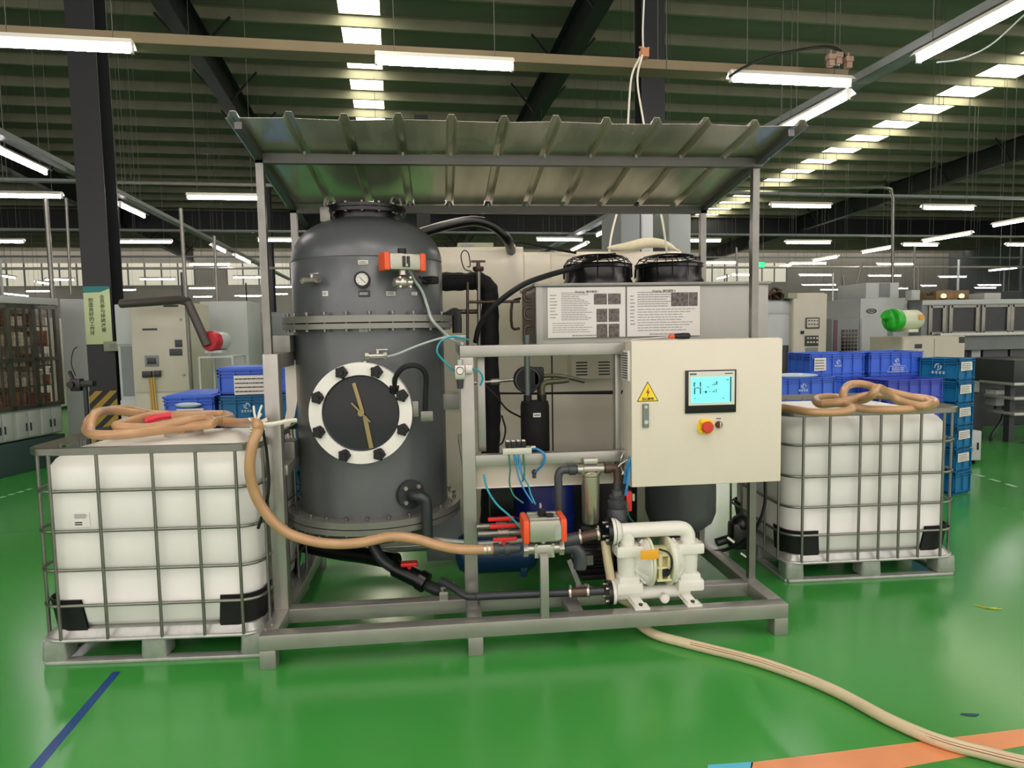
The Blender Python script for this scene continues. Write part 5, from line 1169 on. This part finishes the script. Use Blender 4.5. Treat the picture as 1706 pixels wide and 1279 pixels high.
def plate(t, x0, y0, x1, y1, mat, name, d=.02, f=None, sub=0):
    f = f or fl; u0, w0 = f(x0, y0); u1, w1 = f(x1, y1); m = MB(); m.box(min(u0, u1), max(u0, u1), -.014-d, -.014, min(w0, w1), max(w0, w1), .002); return m.build(name, mat, t)
plate(t, 273, 508, 298, 511, dgrey, 'name_plate', .003); plate(t, 238, 547, 263, 550, dgrey, 'name_plate', .003)
for q in ((242, 592, 266, 610, mgrey, 'display'), (246, 596, 262, 606, blackg, 'display_glass')): plate(t, *q, d=.008 if q[5] == 'display' else .012)
for q in ((240, 618, 256, 628), (259, 617, 270, 627)): plate(t, *q, blackg, 'socket', d=.05)
for q in ((292, 566, 305, 578), (283, 581, 305, 592)): plate(t, *q, dgrey, 'operator_panel', d=.006)
for k in range(3):
    x0 = 251+k*4; u, w_ = fl(x0, 628); u2, w2 = fl(x0+5, 700); m = MB(); m.tube([(u, -.05, w_), (u+.004, -.04, (w_+w2)/2), (u2, -.03, w2)], .009, 6); m.build('yellow_cable', M('cable_yellow', (206, 164, 60), .4), t)
for (x, y) in ((302, 532), (307, 624)): u, w_ = fl(x, y); m = MB(); m.cyl((u, -.014, w_), (u, -.03, w_), .014, n=10); m.build('lock', galv_d, t)
# pale side unit left of it
t = thing('side_unit', 'pale narrow unit between the dark column and the beige switch cabinet', 'cabinet', (at(190, 505, Y=5.1).x, 5.1, 0)); L2 = a.x-t.location.x-.01
m = MB(); m.box(0, L2, 0, .6, 0, .95, .006); m.box(0, L2, .03, .6, .95, 1.62); m.box(0, L2, 0, .6, 1.62, at(200, 507, Y=5.1).z, .006); m.build('body', lgrey, t)
m = MB(); m.box(.03, L2-.03, .02, .03, 1.0, 1.6); m.build('recess', mgrey, t)
t = thing('meter_box', 'small grey-green meter box fixed beside the column', 'box', at(173, 585, Y=5.95)); t.scale = (1.15, 1.15, 1.15); m = MB(); m.box(0, .16, 0, .12, 0, .11, .006); m.build('body', M('greygreen', (138, 144, 118), .5), t); m = MB(); m.box(.07, .13, -.004, 0, .03, .08); m.build('window', mgrey, t)
# white gable housing behind with lock
tx = at(315, 505, Y=5.9)
t = thing('white_housing', 'pale cabinet side right of the beige switch cabinet with a black lock', 'cabinet', (tx.x, 6.3, 0)); m = MB(); m.box(.0, .62, 0, .7, 0, at(345, 502, Y=6.3).z, .01); m.build('body', lgrey, t); m = MB(); m.cyl((.1, -.02, 1.72), (.1, 0, 1.72), .02, n=10); m.build('lock', black, t); m = MB(); m.box(.02, .6, -.008, 0, .1, .85, .003); m.build('lower_panel', M('panel_olive', (120, 128, 108), .5), t)
# red blower on a table with grey duct
Yb = 4.6; bp = at(357, 568, Y=Yb)
t = thing('red_blower', 'red and white blower on a small table with a grey duct rising from it', 'blower', bp)
m = MB(); m.lathe([(.02, -.10), (.10, -.10), (.115, -.08), (.115, .0), (.11, .01)], axis=(.35, 1, 0), n=30); m.build('red_cover', redp, t)
m = MB(); m.lathe([(.10, .0), (.105, .02), (.105, .14), (.09, .16), (.02, .165)], axis=(.6, 1, 0), n=30); m.build('motor', lgrey, t)
m = MB(); d0 = at(345, 575, Y=Yb-.1)-bp; d1 = at(313, 503, Y=Yb-.1)-bp; m.cyl(d0, d1, .05, .045, 16); m.sweep([d1, d1+Vector((-.12, .1, .03)), d1+Vector((-.8, .2, .0))], .05, 12); m.build('duct', M('duct_grey', (76, 70, 68), .45, .2), t)
m = MB(); m.box(-.09, .10, -.07, .12, -.135, -.105, .005); m.build('foot', lgrey, t)
p = at(335, 592, Y=Yb-.1); q = at(393, 592, Y=Yb-.1)
t = thing('blower_table', 'thin white steel table frame under the red blower', 'table', (p.x, Yb-.2, 0)); L3 = q.x-p.x; m = MB(); m.box(0, L3, 0, .5, p.z-.03, p.z-.01, .002); m.build('top', lgrey, t)
for xx in (0, L3-.02):
    for yy in (0, .48): m = MB(); m.box(xx, xx+.02, yy, yy+.02, 0, p.z-.03); m.build('leg', lgrey, t)
# grey machines behind canopy left post
t = machine('grey_machine', 'dark grey machine tool with sliding doors behind the crates left of the tank', 'machine', -1.75, -.35, 8.4, 10, 0, 2.05, mgrey, 3)
for k in range(3): m = MB(); m.box(.1+k*.44, .16+k*.44, -.03, -.014, .9, 1.7, .004); m.build('strip', (paper, redp, dgrey)[k], t)
t = machine('grey_machine', 'pale machine block directly left of the tank behind the canopy posts', 'machine', -.33, .55, 7.0, 8.4, 0, 1.95, lgrey, 1)
m = MB(); m.box(.2, .5, -.04, -.014, 1.35, 1.40); m.build('name_plate', dgrey, t)
t = machine('grey_machine', 'far grey machine row behind the canopy left post', 'machine', -3.0, 1.5, 15.5, 17.5, 0, 2.3, mgrey, 5)
# -- glazed storage cabinets at far left
A = at(-60, 812, Z=0); B = at(112, 770, Z=0); d = (B-A); d.z = 0; ang = math.atan2(d.y, d.x); L = d.length
t = thing('storage_cabinet', 'grey framed glazed storage cabinet with white lower doors at the left edge', 'cabinet', (A.x, A.y, 0), ang)
ztop = at(105, 508, Y=B.y).z
zb = at(0, 748, Y=at(0, 808, Z=0).y).z
m = MB(); m.box(0, L, .0, .55, 0, zb-.02, .01); m.build('plinth', bluepaint, t)
zm = zb+ (ztop-zb)*.22
m = MB(); m.box(0, L, .03, .5, zb, zm, .004); m.build('lower_body', lgrey, t)
m = MB(); m.box(.02, L-.02, .42, .5, zm, ztop-.05); m.build('back_panel', pale, t)
nb = 4; pw = L/nb
for k in range(nb):
    m = MB(); m.box(k*pw+.03, k*pw+pw/2-.006, .012, .03, zb+.02, zm-.03, .003); d1 = m.build('door', lgrey, t); m = MB(); m.box(k*pw+pw/2-.04, k*pw+pw/2-.025, 0, .012, zb+.10, zb+.2); m.build('handle', dgrey, d1)
    m = MB(); m.box(k*pw+pw/2+.006, k*pw+pw-.03, .012, .03, zb+.02, zm-.03, .003); d1 = m.build('door', lgrey, t); m = MB(); m.box(k*pw+pw/2+.025, k*pw+pw/2+.04, 0, .012, zb+.10, zb+.2); m.build('handle', dgrey, d1)
    for q in range(5):
        z = zm+.02+(ztop-zm)*q*.195; m = MB(); m.box(k*pw+.03, (k+1)*pw-.03, .1, .42, z-.015, z); m.build('shelf', galv_d, t)
        m = MB(); rnd = random.Random(k*7+q*13); x = k*pw+.05
        while x < (k+1)*pw-.12:
            w_ = rnd.uniform(.06, .22); m.mi = rnd.choice((0, 0, 0, 1)) if q else 1; m.box(x, min(x+w_, (k+1)*pw-.05), .12, .38, z, z+rnd.uniform(.4, .95)*(ztop-zm)*.165, .004); x += w_+.012
        m.build('stored_parts', [pale, woodb], t)
m = MB()
for k in range(nb+1): m.box(k*pw-.03, k*pw+.03, 0, .05, zm, ztop)
for z in (zm, zm+(ztop-zm)*.45, ztop-.06): m.box(0, L, 0, .05, z, z+.05)
for k in range(nb):
    for q in (1, 2): m.box(k*pw+q*pw/3-.012, k*pw+q*pw/3+.012, .01, .03, zm, ztop)
m.build('door_frame', galv_d, t)
m = MB(); m.box(-.02, L+.02, -.01, .52, ztop, ztop+.09, .004); m.build('top_panel', lgrey, t)
# wire grid of the doors
m = MB()
for k in range(int(L/.05)): m.box(k*.05, k*.05+.003, .045, .048, zm+.05, ztop-.06)
for k in range(int((ztop-zm)/.05)): m.box(0, L, .045, .048, zm+k*.05, zm+k*.05+.003)
m.build('wire_grid', M('grid_brown', (150, 130, 110), .5, .3), t)
t = thing('slim_cabinet', 'pale grey cabinet between the storage cabinet and the sign column', 'cabinet', (at(100, 507, Y=6.9).x, 6.9, 0), HA); m = MB(); m.box(0, .75, 0, .5, 0, at(110, 498, Y=6.9).z, .006); m.build('body', lgrey, t); m = MB(); m.box(.02, .73, -.01, 0, .1, 1.9, .003); m.build('door', lgrey, t)
t = thing('machine_head', 'black machine head on a stand at the foot of the sign column', 'machine', at(130, 640, Y=5.2)); z_ = t.location.z; m = MB(); m.box(-.07, .05, -.06, .06, -.08, .07, .02); m.cyl((-.05, -.06, .0), (-.05, -.09, .0), .04, n=14); m.box(0, .19, -.05, .05, -.03, .04, .008); m.bar((-.05, 0, .05), (-.09, 0, .16), .03, .03); m.build('head', blackg, t); m = MB(); m.box(.06, .10, -.02, .02, -z_, 0); m.box(-.05, .2, -.12, .12, -z_, -z_+.04, .01); m.build('stand', dgrey, t); m = MB(); m.tube([(-.02, 0, .1), (-.06, 0, .25), (-.03, 0, .4), (.02, 0, .45)], .006, 5); m.build('cable', black, t)  # boxy black machine head with a bracket, not a fan
# -- right hand side
Yq = 6.0
def wbox(name, lab, cat, x0, y0, x1, Yv, depth, mat, z0=0, yb=None, doors=0, bev=.008):
    p = at(x0, y0, Y=Yv); q = at(x1, y0, Y=Yv); zb_ = at(x0, yb, Y=Yv).z if yb else z0
    t = thing(name, lab, cat, (p.x, Yv, max(zb_, 0))); L = q.x-p.x; hh = p.z-max(zb_, 0)
    m = MB(); m.box(0, L, 0, depth, 0, hh, bev); m.build('body', mat, t)
    for k in range(doors):
        m = MB(); m.box(L*k/doors+.01, L*(k+1)/doors-.01, -.01, 0, .05, hh-.03, .003); m.build('door', mat, t)
    f = lambda px, py: (at(px, py, Y=Yv).x-p.x, at(px, py, Y=Yv).z-max(zb_, 0))
    return t, f, L, hh
def onf(t, f, x0, y0, x1, y1, mat, name, d=.01, off=0, par=None):
    a, b = f(x0, y0), f(x1, y1); m = MB(); m.box(min(a[0], b[0]), max(a[0], b[0]), -d-off, -off, min(a[1], b[1]), max(a[1], b[1]), min(.003, d*.3)); return m.build(name, mat, par or t)
t, f, L, hh = wbox('grey_cabinet', 'pale blue-grey cabinet directly right of the canopy right post', 'cabinet', 1276, 502, 1321, Yq, .8, lgrey)
onf(t, f, 1277, 504, 1320, 522, lgrey, 'upper_door'); onf(t, f, 1277, 526, 1320, 640, lgrey, 'lower_door'); onf(t, f, 1303, 575, 1312, 640, dgrey, 'grille', .015)
t, f, L, hh = wbox('tall_cabinet', 'tall beige cabinet with two switch panels right of the canopy post', 'cabinet', 1321, 488, 1374, Yq-.1, .8, beige)
o = onf(t, f, 1322, 490, 1373, 700, beige, 'door', .012)
p1 = onf(t, f, 1341, 529, 1364, 547, dgrey, 'switch_panel', .012, .012); onf(t, f, 1343, 531, 1362, 545, beige, 'panel_face', .003, .024, p1)
for k in range(4):
    for r in range(2): a_ = f(1345+k*4.6, 534+r*6); m = MB(); m.cyl((a_[0]+.01, -.027, a_[1]), (a_[0]+.01, -.036, a_[1]), .010, n=8); m.build('push_button', dgrey, p1)
p1 = onf(t, f, 1340, 559, 1362, 576, dgrey, 'switch_panel', .012, .012)
for k in range(4):
    for r in range(2): a_ = f(1343+k*5, 563+r*7); m = MB(); m.cyl((a_[0]+.01, -.024, a_[1]), (a_[0]+.01, -.04, a_[1]), .013, n=8); m.build('rotary_knob', pale, p1)
onf(t, f, 1341, 579, 1361, 595, mgrey, 'document_pocket', .012, .012); onf(t, f, 1333, 551, 1338, 556, black, 'lock', .02, .012)
m = MB(); a_ = f(1312, 488); m.box(a_[0], a_[0]+.14, -.02, .2, hh-.08, hh-.0, .006); m.build('top_box', M('greygreen', (138, 144, 118), .5), t)
t, f, L, hh = wbox('pump_scrap', 'jumble of pipes and fittings lying on the pale blue-grey cabinet', 'fittings', 1277, 500, 1318, Yq, .5, mgrey, yb=502)
m = MB(); rnd = random.Random(3)
for k in range(14): a_, b_ = rnd.uniform(0, L), rnd.uniform(0, L); m.tube([(a_, rnd.uniform(0, .4), .02), ((a_+b_)/2, rnd.uniform(0, .4), rnd.uniform(.05, .2)), (b_, rnd.uniform(0, .4), .04)], .016, 6, 4)
m.build('pipe', brown, t)
t, f, L, hh = wbox('grille_machine', 'grey machine door with black cooling grille behind the blue crates', 'machine', 1386, 531, 1432, 6.8, 1.0, mgrey)
g_ = onf(t, f, 1402, 549, 1427, 590, blackg, 'cooling_grille', .012, .0)
m = MB()
for k in range(1, 5): a_, b_ = f(1402+k*5, 549), f(1402+k*5, 590); m.box(a_[0]-.006, a_[0]+.006, -.018, -.012, b_[1], a_[1])
for k in range(1, 7): a_, b_ = f(1402, 549+k*6), f(1427, 549+k*6); m.box(a_[0], b_[0], -.018, -.012, a_[1]-.006, a_[1]+.006)
m.build('grille_bar', galv_d, g_); onf(t, f, 1389, 533, 1393, 640, M('strip_purple', (96, 60, 84), .5), 'strip', .01)
t, f, L, hh = wbox('white_machine', 'tall white machine with oval badge behind the green blower', 'machine', 1434, 497, 1512, 6.9, 1.2, lgrey)
onf(t, f, 1435, 531, 1511, 700, lgrey, 'door', .012); onf(t, f, 1478, 546, 1486, 590, mgrey, 'handle_recess', .004, .012)
a_ = f(1451.5, 518); m = MB(); m.sweep([(a_[0]+.085*math.cos(q*.3), -.004, a_[1]+.036*math.sin(q*.3)) for q in range(21)], .006, 5, closed=True); m.build('oval_badge', dgrey, t)
o = text('KSNO', .055, (a_[0], -.004, a_[1]), dgrey, t, bold=.002)
t, f, L, hh = wbox('white_duct_box', 'light grey square box standing on top of the white machine', 'box', 1443, 471, 1498, 7.0, .8, lgrey, yb=497)
m = MB(); m.box(L*.4, L*.72, -.01, 0, .02, hh-.01, .003); m.build('panel', mgrey, t)
m = MB(); m.box(0, .01, -.02, 0, 0, 1); t, f, L, hh = wbox('grey_socket_box', 'small grey box at the lower end of the two thin conduits', 'box', 1519, 483, 1533, 6.6, .15, lgrey, yb=500); m.bm.free()
onf(t, f, 1521, 485, 1531, 498, lgrey, 'cover', .006)
# green blower
bp = at(1502, 533, Y=5.2)
t = thing('green_blower', 'white motor blower with bright green fan housing behind the crates', 'blower', bp, R_(10)); t.scale = (1.25, 1.25, 1.15)
m = MB(); m.lathe([(.05, -.17), (.115, -.16), (.118, .12), (.10, .15), (.03, .16)], c=(.06, 0, 0), axis=(1, 0, 0), n=30); m.build('motor', M('motor_white', (214, 218, 190), .4), t)
m = MB(); m.lathe([(.12, -.10), (.135, -.08), (.13, -.02), (.09, .0)], c=(-.05, 0, 0), axis=(1, 0, 0), n=26); m.sweep(spline([(-.10, 0, -.08), (-.15, -.02, -.03), (-.18, -.02, .03), (-.24, -.02, .07)], 5), [.07]*5+[.06]*5+[.06]*6, 14); m.build('fan_housing', greenp, t)
m = MB(); m.box(.0, .13, -.10, .10, -.145, -.11, .005); m.build('foot', M('motor_white', (214, 218, 190), .4), t)
m = MB(); m.prism([(.11, -.123, -.0), (.17, -.123, .0), (.17, -.117, .06), (.11, -.117, .06)], (0, -.004, 0)); m.build('type_plate', M('plate_orange', (226, 150, 40), .4), t)
t, f, L, hh = wbox('white_boxes', 'white double cabinet under the green blower beside the dark machine', 'cabinet', 1503, 561, 1608, 5.2, .7, beige, doors=2)
onf(t, f, 1523, 573, 1535, 580, dgrey, 'badge', .004, .01); onf(t, f, 1597, 561, 1606, 571, dgrey, 'badge', .004, .01)
# dark machine with windows
x0 = at(1536, 502, Y=6.6); t = thing('windowed_machine', 'long dark machine with steel framed windows at the right edge', 'machine', (x0.x, 6.6, 0)); L = 3.4
fz = lambda py: at(1620, py, Y=6.6).z
m = MB(); m.box(0, L, 0, 1.6, fz(583), fz(500), .01); m.build('upper_housing', mgrey, t); m = MB(); m.box(.9, L, .2, 1.6, 0, fz(583), .01); m.build('lower_body', dgrey, t)
fx = lambda px: at(px, 540, Y=6.6).x-x0.x
for a_, b_ in ((1548, 1571), (1582, 1626), (1636, 1678), (1684, 1716), (1722, 1760)):
    m = MB(); m.box(fx(a_), fx(b_), -.006, 0, fz(552), fz(512)); wn = m.build('window', glassm, t)
    m = MB()
    for u in (fx(a_), fx(b_)): m.box(u-.03, u+.03, -.03, 0, fz(556), fz(508), .003)
    m.box(fx(a_), fx(b_), -.03, 0, fz(556), fz(552)); m.box(fx(a_), fx(b_), -.03, 0, fz(512), fz(508)); m.build('window_frame', galv_d, wn)
m = MB(); m.box(fx(1560), L, -.10, 0, fz(559), fz(554), .004); m.build('ledge', galv, t)
m = MB(); m.box(0, L, -.02, 0, fz(507), fz(499), .004); m.build('top_rail', lgrey, t)
for a_, b_, c_, d_, mt in ((1633, 1648, 582, 660, lgrey), (1652, 1694, 575, 632, M('machine_dark2', (70, 72, 74), .4, .2)), (1698, 1740, 575, 632, M('machine_dark2', (70, 72, 74), .4, .2))):
    m = MB(); m.box(fx(a_), fx(b_), .15, .2, fz(d_), fz(c_), .005); m.build('lower_panel', mt, t)
m = MB(); m.box(fx(1650), L, .0, .4, fz(638), fz(634), .004); m.build('work_shelf', galv_d, t)
for px_ in (1572, 1602):
    t4 = thing('beacon_lamp', 'amber lit beacon on top of the dark machine, %s one' % ('left' if px_ == 1572 else 'right'), 'lamp', at(px_, 496, Y=7.2)); m = MB(); m.box(-.04, .04, -.04, .04, -.06, 0, .005); m.build('base', dgrey, t4); m = MB(); m.sphere((0, 0, .03), .04, n=12); m.build('dome', amber_e, t4)
t, f, L, hh = wbox('roof_equipment', 'brown and green equipment on the roof of the dark machine', 'machine', 1560, 484, 1615, 7.4, .8, M('brown_unit', (110, 92, 60), .5, .1, .3, 8), yb=500)
m = MB(); m.tube([(L, .2, .0), (L-.1, .1, .12), (L-.4, .1, .16), (L-.7, .1, .1)], .02, 6); m.build('pipe', dgrey, t)
t, f, L, hh = wbox('pale_unit', 'pale box on the roof of the dark machine beside the green sign', 'box', 1640, 488, 1668, 7.4, .8, lgrey, yb=503)
t, f, L, hh = wbox('white_cupboard', 'low white cupboard on castors right of the teal crates', 'cabinet', 1600, 680, 1637, 4.0, .4, lgrey, yb=729)
t.location.z = .05; onf(t, f, 1602, 683, 1634, 727, lgrey, 'door', .01); onf(t, f, 1628, 698, 1630, 710, black, 'handle', .012, .01)
m = MB()
for xx in (.05, L-.05):
    for yy in (.05, .35): m.cyl((xx-.01, yy, -.025), (xx+.01, yy, -.025), .025, n=12)
m.build('castor', black, t)
t, f, L, hh = wbox('dark_cabinet', 'dark machine base behind the white cupboard', 'machine', 1612, 655, 1640, 5.6, 1.0, dgrey)
t, f, L, hh = wbox('drive_box', 'grey drive box with black connectors below the dark machine window', 'box', 1660, 650, 1678, 5.6, .2, lgrey, yb=676)
m = MB()
for k in range(4): m.cyl((L, .05, .03+k*.04), (L+.03, .05, .03+k*.04), .014, n=8)
m.cyl((L*.5, .1, 0), (L*.5, .1, -.10), .02, n=8); m.build('connector', black, t)
wire([at(1672, 676, Y=5.6), at(1668, 700, Y=5.6), at(1650, 730, Y=5.5), at(1668, 745, Y=5.3), at(1706, 738, Y=5.2)], .02, 'dark cable hanging below the drive box to the floor at right', M('dark_pipe', (52, 58, 60), .35, .2))
t, f, L, hh = wbox('stamping_frame', 'dark open machine frame with pale shelves at the right edge', 'machine', 1690, 600, 1790, 5.2, 1.0, dgrey, yb=640)
for py in (664, 690, 640): a_ = f(1688, py); m = MB(); m.box(a_[0], L, -.02, .6, a_[1]-.02, a_[1]+.02, .004); m.build('shelf', galv, t)
m = MB()
for xx in (.05, L-.1): m.box(xx, xx+.08, .1, .2, -t.location.z, .0)
m.build('leg', dgrey, t)
# grey towers behind the canopy
for (x0, x1, mt, l, yv) in ((1034, 1066, M('tower_grey', (116, 122, 122), .45, .2), 'grey sheet metal tower rising behind the condenser fans, left one', 4.0), (1068, 1088, lgrey, 'lighter grey strip tower behind the condenser fans, middle one', 4.02), (1114, 1151, M('tower_grey2', (132, 140, 134), .45, .1), 'grey-green tower behind the condenser fans, right one', 4.0)):
    t, f, L, hh = wbox('sheet_tower', l, 'machine', x0, 345, x1, yv, .9, mt, bev=.005)
    m = MB(); m.box(.01, L-.01, -.008, 0, .1, hh-.1, .002); m.build('front_panel', mt, t)
t, f, L, hh = wbox('green_control_unit', 'grey-green box on top of the cream enclosure beneath the black hose', 'box', 762, 392, 822, 2.5, .4, M('greygreen', (138, 144, 118), .5), yb=412); t.location.z = 2.372
onf(t, f, 768, 395, 790, 410, mgrey, 'panel')
# far rows closing the view
rnd = random.Random(11)
far_specs = [(-14, -10.5, 12.5, 1.9), (-10, -7.2, 14, 2.0), (-6.8, -3.8, 16.5, 1.9), (-16, -12, 20, 2.2), (3.0, 5.5, 11, 1.9), (5.8, 8.2, 14.5, 1.7), (8.9, 10.6, 15.5, 1.7), (15, 18, 13, 1.9), (16, 20, 12.5, 2.2), (11, 14, 19, 2.0), (15, 21, 21, 2.2), (2, 8, 19.5, 1.9), (22, 28, 20, 2.2), (-24, -17, 24, 2.3), (-9, -2, 25, 2.2)]
for k, (a_, b_, v, h) in enumerate(far_specs):
    cx_ = H((a_+b_)/2, v)
    side = ('left' if cx_.x < 0 else 'right')
    t = machine('machine_tool', 'far machine tool housing with door windows in the hall at %s' % side, 'machine', a_, b_, v, v+1.8, 0, h, (lgrey, beige, mgrey)[k % 3], 3)
    t['group'] = 'far machine tools at the %s' % side
    Lm = b_-a_; m = MB()
    for q in range(3): m.box(Lm*q/3+.18, Lm*(q+1)/3-.2, -.02, -.012, h*.5, h*.8)
    m.build('door_window', glassm, t)
    m = MB(); m.box(Lm*.1, Lm*.5, .3, 1.3, h, h+.35, .02); m.box(Lm*.6, Lm*.9, .4, 1.2, h, h+.2, .02); m.cyl((Lm*.55, .6, h), (Lm*.55, .6, h+1.6), .03, n=8); m.build('roof_unit', (mgrey, lgrey, dgrey)[k % 3], t)
# lamp prototype clean-up: every crate / lamp prototype is itself in use
